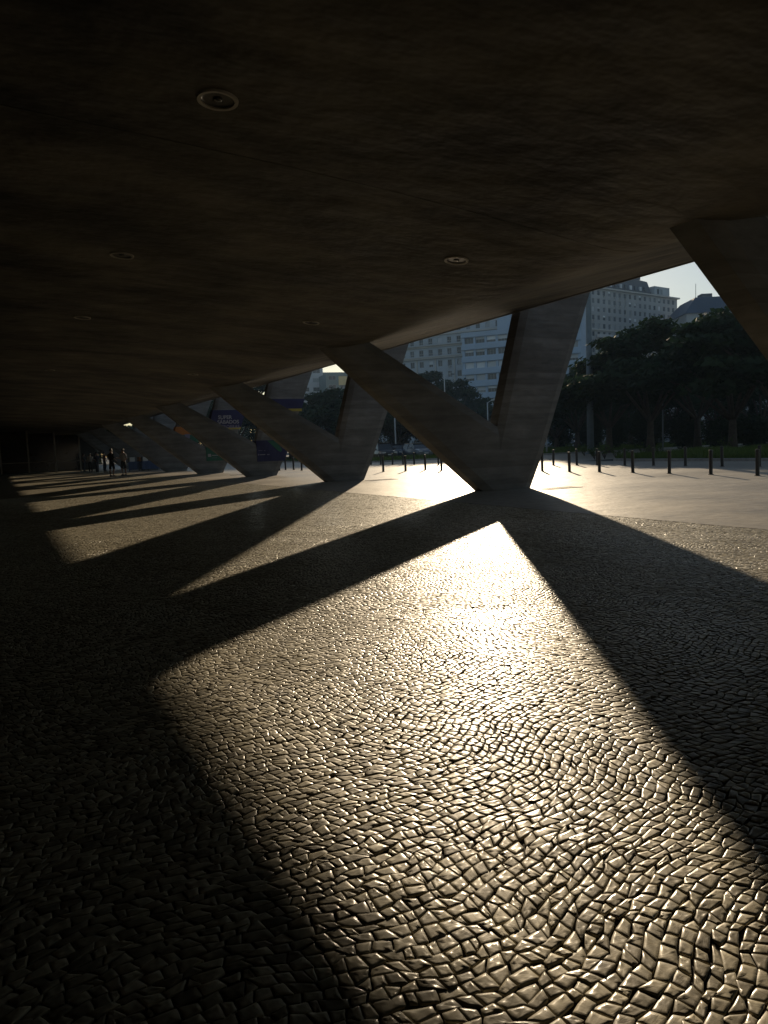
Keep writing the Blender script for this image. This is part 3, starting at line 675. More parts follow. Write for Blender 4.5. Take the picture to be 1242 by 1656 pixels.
# ------------------------------------------------------------------ parked cars
M['glass'] = simple('car_glass', (.02, .025, .03), .08, .1, 3, spec=.8)
M['tyre'] = simple('tyre_rubber', (.015, .015, .015), .8, .2, 10)
M['rim'] = simple('wheel_rim', (.35, .35, .36), .35, .1, 8, metal=.8)
M['headlight'] = simple('headlight_glass', (.6, .6, .58), .1, .05, 6)
M['plate'] = simple('number_plate', (.6, .6, .58), .5, .05, 6)
def loft(sections, close=True):
    m = MB(); k = len(sections[0]); v = [p for s in sections for p in s]; f = []
    for i in range(len(sections)-1):
        for j in range(k):
            j2 = (j+1) % k; f.append((i*k+j, i*k+j2, (i+1)*k+j2, (i+1)*k+j))
    f.append(tuple(range(k))[::-1]); f.append(tuple((len(sections)-1)*k+j for j in range(k)))
    m.add(v, f); return m
car_paint = {}
def car(p, rz, col, lab, suv=False):
    t = tag(empty('parked_car', (p.x, p.y, -.055), rz), lab, 'car', 'cars parked beyond the grass')
    if col not in car_paint:
        mm = simple('car_paint', col, .28, .05, 2); mm.node_tree.nodes['Principled BSDF'].inputs['Coat Weight'].default_value = .6; car_paint[col] = mm
    pm = car_paint[col]; H_ = 1.62 if suv else 1.45
    sec = []
    for (x, zt, wd, zb) in [(-2.15, .62, .70, .38), (-2.05, .88, .80, .25), (-1.5, .93, .86, .22), (-.6, .95, .88, .2), (.6, .94, .88, .2), (1.3, .90, .86, .22), (1.9, .80, .80, .25), (2.12, .60, .70, .35)]:
        sec.append([(x, -wd, zb), (x, -wd-.02, (zb+zt)/2), (x, -wd+.05, zt-.06), (x, -wd*.7, zt), (x, wd*.7, zt), (x, wd-.05, zt-.06), (x, wd+.02, (zb+zt)/2), (x, wd, zb)])
    body = loft(sec).build('body', pm, t, smooth=False)
    def cab(sc, dz, x0, x1, x2, x3, zt): 
        s = []
        for (x, z, wd) in ((x0, .90, .76), (x1, zt-.05, .60), (x1+.15, zt, .58), (x2-.1, zt, .58), (x2, zt-.04, .60), (x3, .90, .76)):
            s.append([(x, -.80*sc, .88), (x, -wd*sc, z+dz), (x, wd*sc, z+dz), (x, .80*sc, .88)])
        return loft(s)
    x0 = -2.0 if suv else -1.75
    cab(1.0, 0, x0, x0+.55, .45, 1.15, H_-.03).build('cabin_glass', M['glass'], t)
    m = MB(); m.box((x0+.50, -.585, H_-.045), (.52, .585, H_)); 
    for s in (-1, 1):
        for xa, xb in ((x0+.0, x0+.55), (1.15, .47)): m.tube([(xa, s*.79, .9), (xb, s*.60, H_-.02)], .035, 5)
        m.tube([(-.25, s*.785, .9), (-.25, s*.60, H_-.02)], .045, 5)
    m.build('roof', pm, t)
    for sx in (-1.32, 1.32):
        for s in (-1, 1):
            w_ = empty('wheel', (sx, s*.80, .31)); w_.parent = t; w_.rotation_euler = (R(90), 0, 0)
            MB().lathe([(.19, -.10), (.31, -.10), (.33, -.06), (.33, .06), (.31, .10), (.19, .10)], 16).build('tyre', M['tyre'], w_, smooth=True)
            MB().lathe([(.0005, .06*-s), (.19, .085*-s), (.2, .05*-s)], 10).build('rim', M['rim'], w_)
    for s in (-1, 1):
        MB().box((1.98, s*.58-.16, .60), (2.10, s*.58+.16, .74)).build('headlight', M['headlight'], t)
        MB().box((.72, s*.98-.09, .92), (.90, s*.98+.09, 1.05)).build('mirror', pm, t)
    MB().box((2.105, -.22, .42), (2.135, .22, .53)).build('number_plate', M['plate'], t)
def face_cam(p, extra=0.0): return math.atan2(-p.y, -p.x)+extra
for (px, D, ex, col, suv, lab) in [(618, 72, .35, (.01, .012, .015), True, 'black car parked just right of the second pier'), (645, 75, -.2, (.03, .045, .07), False, 'dark blue car second from the second pier'),
                                   (672, 73, .5, (.12, .14, .16), False, 'grey car parked in the middle between the two piers'), (704, 74, .9, (.015, .025, .05), True, 'dark car half hidden by the large pier inner arm'),
                                   (917, 118, 1.2, (.25, .27, .3), False, 'silver car far off right of the large pier'), (938, 120, 1.3, (.05, .06, .08), False, 'dark car far off near the tall mast'), (1010, 112, 1.4, (.4, .4, .4), False, 'pale car far off behind the small lamp post'), (505, 100, 1.0, (.02, .025, .03), True, 'dark car far off left of the second pier')]:
    p = foot(px, D); car(p, face_cam(p, ex), col, lab, suv)

# ------------------------------------------------------------------ buildings across the park
M['b_old'] = simple('pale_render', (.40, .45, .50), .85, .12, .15, .01, 3); M['b_cor'] = simple('cornice_stone', (.47, .47, .45), .85, .12, .2)
M['b_band'] = simple('grey_blue_render', (.33, .43, .56), .8, .1, .12); M['b_long'] = simple('grey_stone_facade', (.34, .36, .38), .85, .15, .1, .01, 3)
M['b_dark'] = simple('dark_slate', (.07, .08, .10), .7, .15, .2); M['b_blue'] = simple('blue_slate_roof', (.05, .07, .11), .6, .15, .2)
M['b_glass'] = simple('green_glass_wall', (.10, .16, .17), .25, .15, .1); M['b_yel'] = simple('painted_sun_patch', (.62, .50, .26), .7, .1, .3); M['b_white'] = simple('white_render', (.45, .47, .50), .8, .08, .2)  # b_yel colours the painted patches of sunlight on the towers
M['frame'] = simple('window_frame', (.33, .35, .37), .6, .1, 2)
M['blind'] = simple('white_blind', (.60, .64, .68), .8, .06, 2, obj_rand=.25)
def m_pane():
    m, nt, b = mat_new('window_pane'); L = nt.links
    oi = N(nt, 'ShaderNodeObjectInfo'); rp = N(nt, 'ShaderNodeValToRGB'); e = rp.color_ramp.elements
    e[0].color = (.012, .016, .022, 1); e[1].color = (.34, .37, .40, 1); a = e.new(.55); a.color = (.03, .038, .048, 1); a = e.new(.8); a.color = (.09, .10, .12, 1)
    L.new(oi.outputs['Random'], rp.inputs['Fac']); L.new(rp.outputs[0], b.inputs['Base Color']); b.inputs['Roughness'].default_value = .18
    return m
M['pane'] = m_pane()
M['ac'] = simple('air_conditioner', (.35, .36, .37), .6, .1, 2)
def facade(bld_, name, W, z0, rows, cols, dz, ww, wh, sill, mat, depth=18.0, margin=1.2, recess=.3, blind=0.0, ac=0.0, skip=None, bars=2):
    """front wall in local XZ (y=0 faces -Y) with real openings; each window an object"""
    H_ = rows*dz; dx = (W-2*margin)/cols; m = MB()
    xs = [0.0]; 
    for c in range(cols): xc = margin+dx*(c+.5); xs += [xc-ww/2, xc+ww/2]
    xs.append(W); zs = [z0]
    for r in range(rows): zb = z0+r*dz+sill; zs += [zb, zb+wh]
    zs.append(z0+H_)
    nx, nz = len(xs), len(zs); v = [(x, 0, z) for z in zs for x in xs]; f = []; openings = []
    for k in range(nz-1):
        for i in range(nx-1):
            r, c = (k-1)//2, (i-1)//2
            if k % 2 == 1 and i % 2 == 1 and not (skip and skip(r, c)):
                openings.append((r, c)); continue
            f.append((k*nx+i, k*nx+i+1, (k+1)*nx+i+1, (k+1)*nx+i))
    m.add(v, f)
    for (r, c) in openings:
        a, b, zb, zt = xs[1+2*c], xs[2+2*c], zs[1+2*r], zs[2+2*r]; rc = recess
        m.add([(a, 0, zb), (b, 0, zb), (b, 0, zt), (a, 0, zt), (a, rc, zb), (b, rc, zb), (b, rc, zt), (a, rc, zt)], [(0, 1, 5, 4), (1, 2, 6, 5), (2, 3, 7, 6), (3, 0, 4, 7)])
    m.add([(0, 0, z0), (W, 0, z0), (W, depth, z0), (0, depth, z0), (0, 0, z0+H_), (W, 0, z0+H_), (W, depth, z0+H_), (0, depth, z0+H_)], [(1, 2, 6, 5), (2, 3, 7, 6), (3, 0, 4, 7), (4, 5, 6, 7)])
    m.add([(0, recess+.12, z0), (W, recess+.12, z0), (W, recess+.12, z0+H_), (0, recess+.12, z0+H_)], [(0, 1, 2, 3)])
    m.build(name, mat, bld_)
    pm = MB().box((-ww/2, -.02, 0), (ww/2, .02, wh)).mesh('window', M['pane'])
    fm = MB(); t_ = .07
    fm.box((-ww/2, -.07, 0), (-ww/2+t_, -.025, wh)); fm.box((ww/2-t_, -.07, 0), (ww/2, -.025, wh)); fm.box((-ww/2+t_, -.07, 0), (ww/2-t_, -.025, t_)); fm.box((-ww/2+t_, -.07, wh-t_), (ww/2-t_, -.025, wh))
    for b in range(1, bars): x = -ww/2+ww*b/bars; fm.box((x-.03, -.068, t_), (x+.03, -.026, wh-t_))
    fme = fm.mesh('frame', M['frame'])
    bls = [MB().box((-ww/2+.02, -.16, wh*(1-q)), (ww/2-.02, -.10, wh-.01)).mesh('blind', M['blind']) for q in (.35, .6, .98)]
    acm = MB().box((-.4, -recess-.45, -.55), (.4, -recess+.02, -.05)).mesh('air_conditioner', M['ac'])
    for (r, c) in openings:
        o = link('window', pm, None, bld_, ((xs[1+2*c]+xs[2+2*c])/2, recess, zs[1+2*r]))
        link('frame', fme, None, o)
        if random.random() < blind: link('blind', random.choice(bls), None, o)
        elif random.random() < ac: link('air_conditioner', acm, None, o)
def bld_at(name, P, diraz, label):
    """origin at the facade's left end on the ground; facade runs to the right along azimuth diraz"""
    d = Vector((math.sin(diraz), math.cos(diraz)))
    rz = math.atan2(d.y, d.x)
    return tag(empty(name, (P.x, P.y, -.05), rz), label, 'building')
AZ1 = R(180-39.1)      # facades of the two blocks seen through the large V run to the right and nearer
pB = foot(588, 232)
b1 = bld_at('apartment_building', pB, AZ1, 'pale old apartment block with rows of small windows seen inside the large V')
facade(b1, 'wall', 52, 0, 12, 17, 3.3, 1.25, 1.75, .85, M['b_old'], blind=.12, ac=.06)
for z, o_ in ((26.3, .75), (29.6, .35), (33.0, .55), (39.62, .9)): MB().box((-.3, -o_, z), (52.3, -.004, z+.45)).build('cornice', M['b_cor'], b1)
for c in range(0, 18, 2):
    x = 1.2+(52-2.4)/17*c; MB().box((x-.22, -.22, 0), (x+.22, -.004, 26.3)).build('pilaster', M['b_cor'], b1)
bal = MB()
for z in (27.15, 30.45): 
    bal.box((2, -1.0, z-.4), (34, -.004, z-.25)); bal.box((2, -1.0, z+.55), (34, -.94, z+.62))
    for k in range(64): bal.box((2.2+k*.5, -.98, z-.25), (2.24+k*.5, -.95, z+.55))
bal.build('balcony', M['b_cor'], b1)
pB2 = foot(752, 196)
b2 = bld_at('apartment_building', pB2, AZ1, 'grey-blue banded apartment block with white blinds beside the old block')
facade(b2, 'wall', 30, 0, 9, 10, 3.15, 2.35, 1.5, 1.35, M['b_band'], margin=.4, recess=.55, blind=.62, bars=3)
for r in range(10): MB().box((-.12, -.38, r*3.15-.18), (30.12, -.004, r*3.15+1.0)).build('balcony_band', M['b_band'], b2)
up2 = MB(); up2.box((9, 1.5, 28.36), (30, 17, 37)); up2.build('upper_block', M['b_band'], b2)
MB().box((14.2, 1.46, 30), (14.9, 1.496, 35)).build('stair_window', M['pane'], b2)
# long block to the right, its face running away to the right
pR = foot(1096, 338); AZ3 = R(82.2); d3 = Vector((math.sin(AZ3), math.cos(AZ3), 0)); W3 = 72.0
zt3 = top_h(1096, 484, 338)
b3 = bld_at('office_building', pR-d3*W3, AZ3, 'long grey office block with many windows and dark stepped roof right of the pier')
rows3 = 13; dz3 = 3.05; z03 = zt3-rows3*dz3
MB().box((.02, .02, 0), (W3-.02, 20, z03-.01)).build('lower_wall', M['b_long'], b3)
facade(b3, 'wall', W3, z03, rows3, 22, dz3, 1.5, 1.75, .7, M['b_long'], blind=.18, ac=.22, depth=22)
MB().box((-.5, -.9, zt3), (W3+.8, 23, zt3+.55)).build('cornice', M['b_cor'], b3)
MB().box((-.2, -.5, zt3-5*dz3-.2), (W3+.2, -.004, zt3-5*dz3+.25)).build('string_course', M['b_cor'], b3)
MB().box((20, -1.6, zt3-6*dz3+.1), (52, -.52, zt3-6*dz3+1.3)).build('balcony', M['b_white'], b3)
for c in range(23):
    x = 1.2+(W3-2.4)/22*c; MB().box((x-.28, -.32, z03), (x+.28, -.004, zt3-6*dz3-.3)).build('pilaster', M['b_cor'], b3)
rf = MB(); rf.add([(24, 2, zt3+.56), (58, 2, zt3+.56), (58, 18, zt3+.56), (24, 18, zt3+.56), (25, 3, zt3+8), (56, 3, zt3+6.2), (56, 17, zt3+6.2), (25, 17, zt3+8)], [(0, 1, 5, 4), (1, 2, 6, 5), (2, 3, 7, 6), (3, 0, 4, 7), (4, 5, 6, 7)])
rfo = rf.build('roof_storey', M['b_dark'], b3)
MB().box((40, 4, zt3+7), (53, 15, zt3+11.5)).build('roof_step', M['b_dark'], rfo); MB().box((46, 4.5, zt3+11.5), (50.5, 12, zt3+14)).build('lift_house', M['b_white'], rfo)
for k in range(9): MB().box((28+k*3.1, 1.9, zt3+2), (29.2+k*3.1, 2.55, zt3+3.6)).build('roof_window', M['blind'] if k % 2 else M['pane'], rfo)
ph = MB().box((58.8, 1.5, zt3+.56), (69, 14, zt3+4.6)).build('penthouse', M['b_old'], b3)
for k in range(2): MB().box((60.5+k*2.2, 1.42, zt3+1.6), (61.9+k*2.2, 1.495, zt3+3.6)).build('penthouse_window', M['pane'], ph)
MB().box((2, .5, zt3+.56), (22, 15, zt3+3.4)).build('attic', M['b_long'], b3)
# hip-roofed tower at the right
P4 = foot(1111, 300); AZ4 = R(120); b4 = bld_at('tower_building', P4, AZ4, 'tower with dark blue hipped roof and antenna above the trees at right')
ze = top_h(1111, 507, 300); zr = top_h(1125, 476, 300)
facade(b4, 'wall', 34, ze-13*3.2, 13, 9, 3.2, 2.2, 1.8, .8, M['b_long'], depth=26, blind=.1)
MB().box((.02, .02, 0), (33.98, 25.9, ze-13*3.2-.01)).build('lower_wall', M['b_long'], b4)
rf = MB(); rf.add([(-.8, -.8, ze), (34.8, -.8, ze), (34.8, 26.8, ze), (-.8, 26.8, ze), (5, 5, zr), (29, 5, zr), (29, 21, zr), (5, 21, zr)], [(0, 1, 5, 4), (1, 2, 6, 5), (2, 3, 7, 6), (3, 0, 4, 7), (4, 5, 6, 7), (0, 1, 2, 3)])
rfo = rf.build('roof', M['b_blue'], b4); MB().box((8, 7, zr), (12, 11, zr+1.6)).build('roof_tank', M['b_dark'], rfo)
MB().tube([(5.3, 5.3, zr-.3), (5.3, 5.3, zr+5)], .09, 6).build('antenna', M['b_dark'], rfo)
# glass towers at the left between the piers
def tower(px, D, W, ytop, mat, lab, rows, cols, dz, yaw=R(100)):
    P = foot(px, D); b = bld_at('glass_tower', P, yaw, lab); zt = top_h(px, ytop, D)
    b['group'] = 'glass towers between the piers'
    facade(b, 'wall', W, zt-rows*dz, rows, cols, dz, W/cols*.62, dz*.45, dz*.3, mat, depth=16, margin=.3, recess=.2)
    MB().box((.02, .02, 0), (W-.02, 15.9, zt-rows*dz-.01)).build('lower_wall', mat, b)
    return b, zt
tw, zt = tower(488, 300, 10, 593, M['b_white'], 'pale slab tower left of the green glass tower', 7, 2, 3.6)
tw, zt = tower(513, 310, 16, 602, M['b_glass'], 'green glass tower with a small painted sunlight patch between the piers', 8, 4, 3.4)
MB().box((1, -.12, zt-8.2), (5, -.004, zt-5.6)).build('painted_sun_patch', M['b_yel'], tw)  # thin yellow box paints a sunlit patch on the glass
tw, zt = tower(532, 290, 14, 604, M['b_glass'], 'green glass tower with a large painted sunlight patch beside the second pier', 8, 3, 3.4)
MB().box((5, -.12, zt-4.4), (10, -.004, zt-1.0)).build('painted_sun_patch', M['b_yel'], tw)  # sunlight on this tower, again put in as a yellow box
tw, zt = tower(345, 330, 16, 640, M['b_white'], 'pale tower glimpsed beside the lettered banner', 6, 4, 3.4)

# ------------------------------------------------------------------ banners tied round the outer arms
M['ban_blue'] = simple('blue_banner_cloth', (.022, .024, .095), .7, .12, 2, .003, 6); M['ban_green'] = simple('green_banner_cloth', (.02, .12, .08), .7, .12, 2, .003, 6)
M['ban_orange'] = simple('orange_banner_cloth', (.45, .16, .03), .7, .12, 2, .003, 6); M['ban_yel'] = simple('yellow_banner_edge', (.40, .33, .06), .7, .1, 2); M['print'] = simple('white_print', (.36, .36, .40), .7, .05, 2); M['print2'] = simple('violet_print', (.20, .19, .30), .7, .05, 2)
def lx(z): return Cc[0]+(oL[0]-Cc[0])*(z-Cc[1])/(oL[1]-Cc[1]) if z > Cc[1] else Mb[0]
def rx_(z): return K[0]+(oR[0]-K[0])*(z-K[1])/(oR[1]-K[1]) if z > K[1] else B[0]+(K[0]-B[0])*(z+.05)/(K[1]+.05)
def text_mesh(s, size):
    cu = bpy.data.curves.new('lettering', 'FONT'); cu.body = s; cu.size = size; cu.extrude = .002; cu.offset = size*.022
    o = bpy.data.objects.new('lettering', cu); C.objects.link(o); dg = bpy.context.evaluated_depsgraph_get()
    me = bpy.data.meshes.new_from_object(o.evaluated_get(dg)); bpy.data.objects.remove(o); bpy.data.curves.remove(cu); return me
def banner(n, z0, z1, mat, label, lines=(), edge=None, ex=.05, marks=(), flash=None):
    Y = Y1+10*n-.428; t = tag(empty('banner', (0, Y, 0)), label, 'banner', 'banners tied round the piers')
    m = MB(); K_ = 6; v = []
    for i in range(K_+1):
        z = z0+(z1-z0)*i/K_; a, b = lx(z)-ex, rx_(z)+ex
        for q in range(9): x = a+(b-a)*q/8; v.append((x, -.022-.010*math.sin(q*1.7+i*.9), z))
    n0 = len(v); v += [(x, .62, z) if q in (0, 8) else (x, y-.004, z) for (x, y, z), q in zip(v, [i % 9 for i in range(n0)])]
    f = [(i*9+q, i*9+q+1, (i+1)*9+q+1, (i+1)*9+q) for i in range(K_) for q in range(8)]
    f += [(i*9, (i+1)*9, n0+(i+1)*9, n0+i*9) for i in range(K_)]+[(i*9+8, (i+1)*9+8, n0+(i+1)*9+8, n0+i*9+8) for i in range(K_)]
    m.add(v, f); m.build('cloth', mat, t)
    if edge: 
        e = MB(); a, b = lx(z0)-ex, rx_(z0)+ex; e.box((a, -.040, z0-.13), (b, -.014, z0-.002)); e.build('hem', edge, t)
    def pt(px, py): q = on_y(px, py, Y-.04); return (q.x, q.z)
    for (xa, ya, xb, yb, mt) in marks:       # small print and emblem too small to read
        (x0, za_), (x1, zb_) = pt(xa, yb), pt(xb, ya); MB().box((x0, -.046, za_), (x1, -.037, zb_)).build('print_mark', mt, t)
    if flash:
        q = [pt(*c) for c in flash[0]]; f_ = MB(); k = len(q)
        f_.add([(x, -.041, z) for x, z in q]+[(x, -.036, z) for x, z in q], [tuple(range(k)), tuple(range(k, 2*k))[::-1]]+[(i, (i+1) % k, k+(i+1) % k, k+i) for i in range(k)]); f_.build('colour_flash', flash[1], t)
    for (s, zz, size, mt, dx) in lines:
        me = text_mesh(s, size); me.materials.append(mt); link('lettering', me, None, t, (lx(zz)+dx, -.040, zz), (R(90), 0, 0))
def zy(n, px, py): return on_y(px, py, Y1+10*n-.43).z
banner(2, zy(2, 460, 661), zy(2, 460, 645), M['ban_blue'], 'upper blue banner with yellow hem on the third pier', edge=M['ban_yel'])
banner(2, zy(2, 432, 746), zy(2, 432, 712), M['ban_blue'], 'lower blue banner with small print near the foot of the third pier', marks=[(418, 728.2, 424.5, 729.2, M['print2']), (427, 728.2, 429, 729.2, M['print2']), (416.8, 734, 419, 736.6, M['print2']), (420, 734.6, 429, 735.9, M['print']), (431.8, 734.2, 435.8, 735.8, M['print2'])], flash=([(432, 712.5), (446, 712.5), (456, 726), (455, 731), (450, 729)], M['ban_green']))
za, zb = zy(3, 366, 691), zy(3, 366, 663)
banner(3, za, zb, M['ban_blue'], 'blue banner with white words on the fourth pier', lines=[('SUPER', zb-.55, .31, M['print'], .40), ('SÁBADOS', zb-.84, .31, M['print'], .42), ('PETROBRAS', zb-1.12, .27, M['print2'], .44)], edge=M['ban_yel'])
banner(3, zy(3, 348, 745), zy(3, 348, 723), M['ban_green'], 'dark green banner low on the foot of the fourth pier', marks=[(336.5, 734, 341.3, 739, M['print']), (342.8, 735.6, 352.5, 737.2, M['print']), (342.8, 740, 351, 740.8, M['print2'])])
banner(4, zy(4, 300, 703), zy(4, 300, 690), M['ban_orange'], 'orange banner on the outer arm of the fifth pier')
banner(4, zy(4, 300, 716), zy(4, 300, 703.5), M['ban_green'], 'green banner under the orange one on the fifth pier', marks=[(299, 702, 307, 709, M['print2'])])

# ------------------------------------------------------------------ dark glazed end of the undercroft
M['mullion'] = simple('dull_metal_mullion', (.30, .27, .22), .5, .15, 3); M['dglass'] = simple('dark_glass', (.012, .013, .014), .12, .1, 2)
gw = tag(empty('glazed_screen', (0, 76, 0)), 'dark glazed screen with thin vertical posts closing the far left end', 'glass wall')
xs = [-2.0, .35, 2.65, 4.94, 7.08]
for a in xs: MB().box((a-.07, -.07, -.02), (a+.07, .07, soffit_z(a)-.02)).build('mullion', M['mullion'], gw)
for a, b in zip(xs, xs[1:]):
    MB().box((a+.071, -.012, .05), (b-.071, .012, min(soffit_z(a), soffit_z(b))-.05)).build('pane', M['dglass'], gw)
    MB().box((a+.071, -.04, .98), (b-.071, -.013, 1.05)).build('rail', M['mullion'], gw)

# ------------------------------------------------------------------ people
M['skin'] = simple('skin', (.30, .18, .12), .55, .1, 6); M['hair'] = simple('dark_hair', (.015, .012, .010), .6, .2, 20); M['shoe'] = simple('dark_shoe', (.02, .02, .02), .6, .1, 6)
cloth = {'grey': simple('grey_cotton', (.34, .35, .36), .85, .12, 8, .004, 30), 'black': simple('black_cotton', (.02, .02, .024), .85, .2, 8, .004, 30), 'navy': simple('navy_denim', (.025, .03, .05), .85, .2, 8), 'white': simple('white_cotton', (.55, .54, .52), .85, .08, 8), 'red': simple('dull_red_cotton', (.14, .035, .03), .85, .1, 8)}
def skin_mesh(name, verts, edges, radii, root, sub=1):
    me = bpy.data.meshes.new(name); bm = bmesh.new(); lay = bm.verts.layers.skin.verify()
    vv = [bm.verts.new(v) for v in verts]
    for v, r in zip(vv, radii): v[lay].radius = (r, r)
    vv[root][lay].use_root = True
    for a, b in edges: bm.edges.new((vv[a], vv[b]))
    bm.to_mesh(me); bm.free()
    o = bpy.data.objects.new(name, me); C.objects.link(o)
    o.modifiers.new('s', 'SKIN').use_smooth_shade = True; sb_ = o.modifiers.new('u', 'SUBSURF'); sb_.levels = sub; sb_.render_levels = sub
    dg = bpy.context.evaluated_depsgraph_get(); out = bpy.data.meshes.new_from_object(o.evaluated_get(dg)); bpy.data.objects.remove(o); bpy.data.meshes.remove(me)
    out.name = name; out.polygons.foreach_set('use_smooth', [True]*len(out.polygons)); return out
def oval_loft(secs, n=12):
    return loft([[(cx_+rx*math.cos(2*math.pi*k/n), cy+ry*math.sin(2*math.pi*k/n), z) for k in range(n)] for (cx_, cy, z, rx, ry) in secs])
def person(p, rz, h, lab, shirt, legs, short=True, armL=.0, armR=.0, stride=.06):
    s = h/1.72; t = tag(empty('person', (p.x, p.y, .0), rz), lab, 'person', 'people standing at the far end'); t.scale = (s, s, s)
    # x = sideways, y = forward (faces -y)
    vs_ = [(0, 0, .94), (0, .01, 1.15), (0, 0, 1.36), (0, 0, 1.47), (0, -.015, 1.56), (0, -.02, 1.66),
           (-.10, 0, .90), (-.105, -stride, .48), (-.11, stride*.4, .085), (-.12, stride*.4-.14, .035),
           (.10, 0, .90), (.105, stride*.6, .48), (.11, stride, .085), (.12, stride-.14, .035),
           (-.19, 0, 1.40), (-.25, .03, 1.12), (-.24-.02, -.10-armL*.2, .90+armL*.3), (-.25, -.15-armL*.25, .82+armL*.38),
           (.19, 0, 1.40), (.25, .03, 1.12), (.24, -.10-armR*.2, .90+armR*.3), (.22, -.15-armR*.25, .82+armR*.38)]
    ed = [(0, 1), (1, 2), (2, 3), (3, 4), (4, 5), (0, 6), (6, 7), (7, 8), (8, 9), (0, 10), (10, 11), (11, 12), (12, 13), (2, 14), (14, 15), (15, 16), (16, 17), (2, 18), (18, 19), (19, 20), (20, 21)]
    rd = [.13, .12, .135, .055, .085, .075, .085, .055, .036, .035, .085, .055, .036, .035, .055, .042, .03, .034, .055, .042, .03, .034]
    link('body', skin_mesh('body', vs_, ed, rd, 0, 2), M['skin'], t)
    sh = oval_loft([(0, 0, .90, .175, .12), (0, 0, 1.0, .17, .118), (0, 0, 1.2, .18, .125), (0, 0, 1.36, .20, .12), (0, 0, 1.44, .15, .095), (0, 0, 1.475, .075, .07)])
    for sd_ in (-1, 1): sh.tube([(sd_*.16, 0, 1.40), (sd_*.215, .015, 1.30), (sd_*.25, .03, 1.13)], [.075, .07, .066], 10)
    sh.build('shirt', cloth[shirt], t, smooth=True)
    lg = MB().add(*(lambda q: (q.v, q.f))(oval_loft([(0, 0, .80, .165, .125), (0, 0, .90, .17, .122), (0, 0, .97, .168, .12)])))
    zb = .45 if short else .09
    for sd_, k_, a_ in ((-1, 7, 8), (1, 11, 12)):
        kn = Vector(vs_[k_]); an_ = Vector(vs_[a_])
        if short: lg.tube([(sd_*.09, 0, .86), kn], [.095, .08], 10)
        else: lg.tube([(sd_*.09, 0, .86), kn, an_], [.095, .075, .065], 10)
    lg.build('shorts' if short else 'trousers', cloth[legs], t, smooth=True)
    oval_loft([(0, .01, 1.605, .078, .088), (0, .015, 1.66, .088, .10), (0, .01, 1.72, .08, .09), (0, .005, 1.765, .045, .05)]).build('hair', M['hair'], t, smooth=True)
    MB().box((-.012, -.115, 1.60), (.012, -.09, 1.64)).build('nose', M['skin'], t)
    for a_ in (8, 12):
        x, y, z = vs_[a_]; oval_loft([(x, y-.06, 0.0, .05, .13), (x, y-.06, .05, .048, .125), (x, y-.03, .09, .04, .07)]).build('shoe', M['shoe'], t, smooth=True)
for (px, py, rz, h, lab, sh, lg, so, aL, aR) in [(182, 770.5, 2.2, 1.74, 'person in black top and dark shorts standing with back to the sun', 'black', 'black', True, .3, .3), (201, 769, -.9, 1.72, 'person in grey shirt and black shorts with a raised forearm', 'grey', 'black', True, .9, .2),
                                             (158, 763, .6, 1.7, 'person in dark clothes by the glazed screen', 'navy', 'navy', False, .2, .8), (147, 763, -.4, 1.62, 'person in pale shirt half lost in the dark by the screen', 'white', 'black', False, .1, .3), (170, 762, 1.8, 1.7, 'person in dull red top behind the two standing in front', 'red', 'navy', False, .5, .1), (137, 762.5, 1.0, 1.66, 'person in dark clothes nearest the last screen post', 'black', 'navy', False, .1, .2)]:
    p = on_ground(px, py); person(p, rz, h, lab, sh, lg, so, aL, aR)

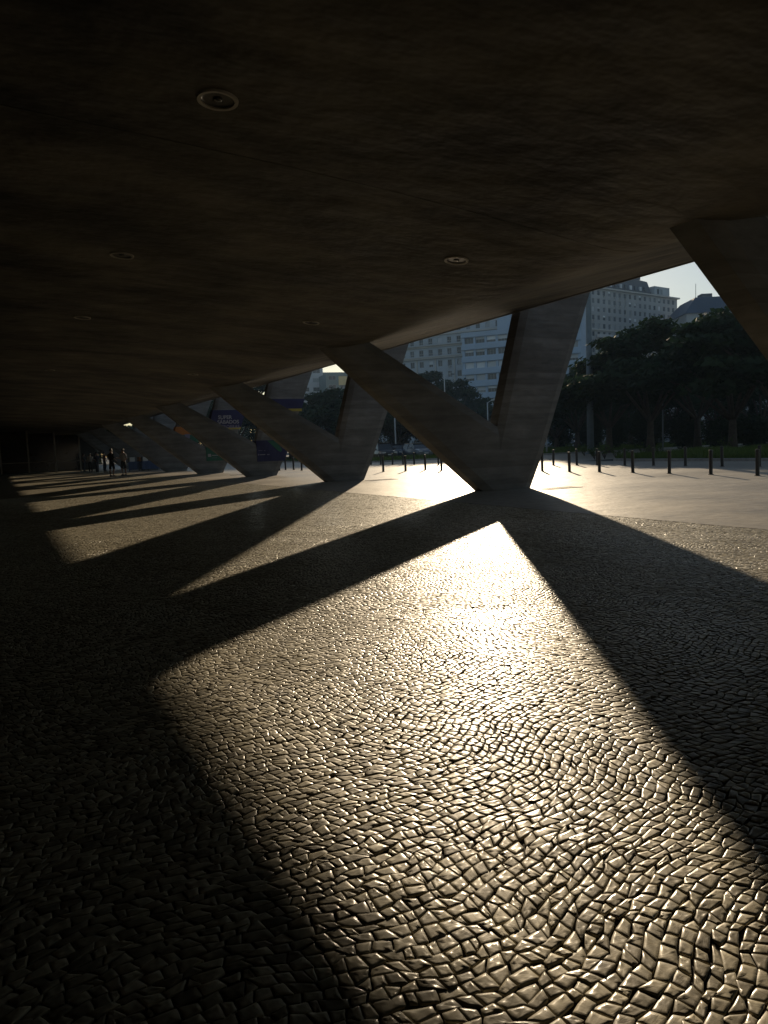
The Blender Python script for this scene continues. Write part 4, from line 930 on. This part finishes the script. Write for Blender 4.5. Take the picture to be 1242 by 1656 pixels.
# ------------------------------------------------------------------ stall tables by the far piers
M['wood'] = simple('stall_board', (.16, .11, .07), .7, .25, 4); M['crate_w'] = simple('white_box', (.55, .55, .52), .7, .08, 4); M['crate_o'] = simple('orange_box', (.42, .17, .05), .7, .1, 4); M['crate_b'] = simple('blue_cloth', (.05, .08, .16), .85, .15, 4)
for i, (px, py, lab) in enumerate([(222, 761.5, 'blue-draped stall table with boxes beside the people'), (243, 760.5, 'second blue-draped stall table nearer the fifth pier')]):
    p = on_ground(px, py); t = tag(empty('stall_table', (p.x, p.y, 0), .3), lab, 'table', 'stall tables under the building')
    MB().box((-.9, -.4, .74), (.9, .4, .78)).build('table_top', M['wood'], t)
    for sx in (-.82, .82):
        for sy in (-.33, .33): MB().box((sx-.025, sy-.025, 0), (sx+.025, sy+.025, .74)).build('leg', M['darkmetal'], t)
    m = MB(); v = []
    for q in range(13): x = -.93+1.86*q/12; y = -.415-.012*math.sin(q*2.1); v += [(x, y, .785), (x, y-.02, .12), (x, y-.006, .12), (x, y+.014, .785)]
    m.add(v, [(4*q+a, 4*q+4+a, 4*q+4+b, 4*q+b) for q in range(12) for a, b in ((0, 1), (1, 2), (2, 3), (3, 0))]); m.add([(-.93, -.415, .787), (.93, -.415, .787), (.93, .42, .787), (-.93, .42, .787)], [(0, 1, 2, 3)]); m.build('cloth', M['crate_b'], t)
    for k, (dx, mm, nm, lb) in enumerate(((-.45, 'crate_w', 'white box', 'small white box standing on the %s stall table'), (.35, 'crate_o', 'orange box', 'small orange box standing on the %s stall table'))):
        q = p+Vector((math.cos(.3)*dx, math.sin(.3)*dx, .789)); b = tag(empty('display_box', q, .3+.2*k), lb % ('left' if i == 0 else 'right'), 'box', 'boxes on the stall tables')
        MB().box((-.22, -.16, 0), (.22, .16, .30)).build('box_body', M[mm], b); MB().box((-.235, -.175, .30), (.235, .175, .35)).build('lid', M[mm], b)

# ------------------------------------------------------------------ drain covers in the plaza
M['iron'] = simple('cast_iron', (.05, .045, .04), .6, .3, 12, .002, 50)
def grate(px, py, w_, d_, lab):
    p = on_ground(px, py); t = tag(empty('drain_grate', (p.x, p.y, 0)), lab, 'drain', 'iron covers in the plaza')
    f = MB(); f.box((-w_/2, -d_/2, -.03), (-w_/2+.05, d_/2, .012)); f.box((w_/2-.05, -d_/2, -.03), (w_/2, d_/2, .012)); f.box((-w_/2+.05, -d_/2, -.03), (w_/2-.05, -d_/2+.05, .012)); f.box((-w_/2+.05, d_/2-.05, -.03), (w_/2-.05, d_/2, .012)); f.build('frame', M['iron'], t)
    MB().box((-w_/2+.05, -d_/2+.05, .002), (w_/2-.05, d_/2-.05, .003)).build('pit_shade_sheet', M['tyre'], t)  # flat black sheet stands in for the shade below the bars
    n = int((w_-.1)/.07)
    for k in range(n): x = -w_/2+.05+(w_-.1)*(k+.5)/n; MB().box((x-.016, -d_/2+.05, .003), (x+.016, d_/2-.05, .010)).build('bar', M['iron'], t)
grate(905, 789.5, 1.1, .5, 'iron drain grate right of the large pier foot'); grate(617, 776, 1.1, .6, 'iron drain cover right of the second pier foot'); grate(385, 768, .8, .5, 'small iron cover near the third pier foot')

# ------------------------------------------------------------------ thin air between here and the far blocks
hm = bpy.data.materials.new('thin_haze'); hm.use_nodes = True; nt = hm.node_tree
nt.nodes.remove(nt.nodes['Principled BSDF']); pv = nt.nodes.new('ShaderNodeVolumePrincipled')
pv.inputs['Color'].default_value = (.52, .74, 1.0, 1); pv.inputs['Density'].default_value = .0005; pv.inputs['Anisotropy'].default_value = 0.0
nt.links.new(pv.outputs[0], nt.nodes['Material Output'].inputs['Volume'])
hz = MB().box((-420, -300, -1.2), (480, 520, 95)).build('haze', hm); tag(hz, 'thin pale blue haze hanging over the park and the far blocks', 'haze', kind='stuff')
scene.cycles.volume_bounces = 0
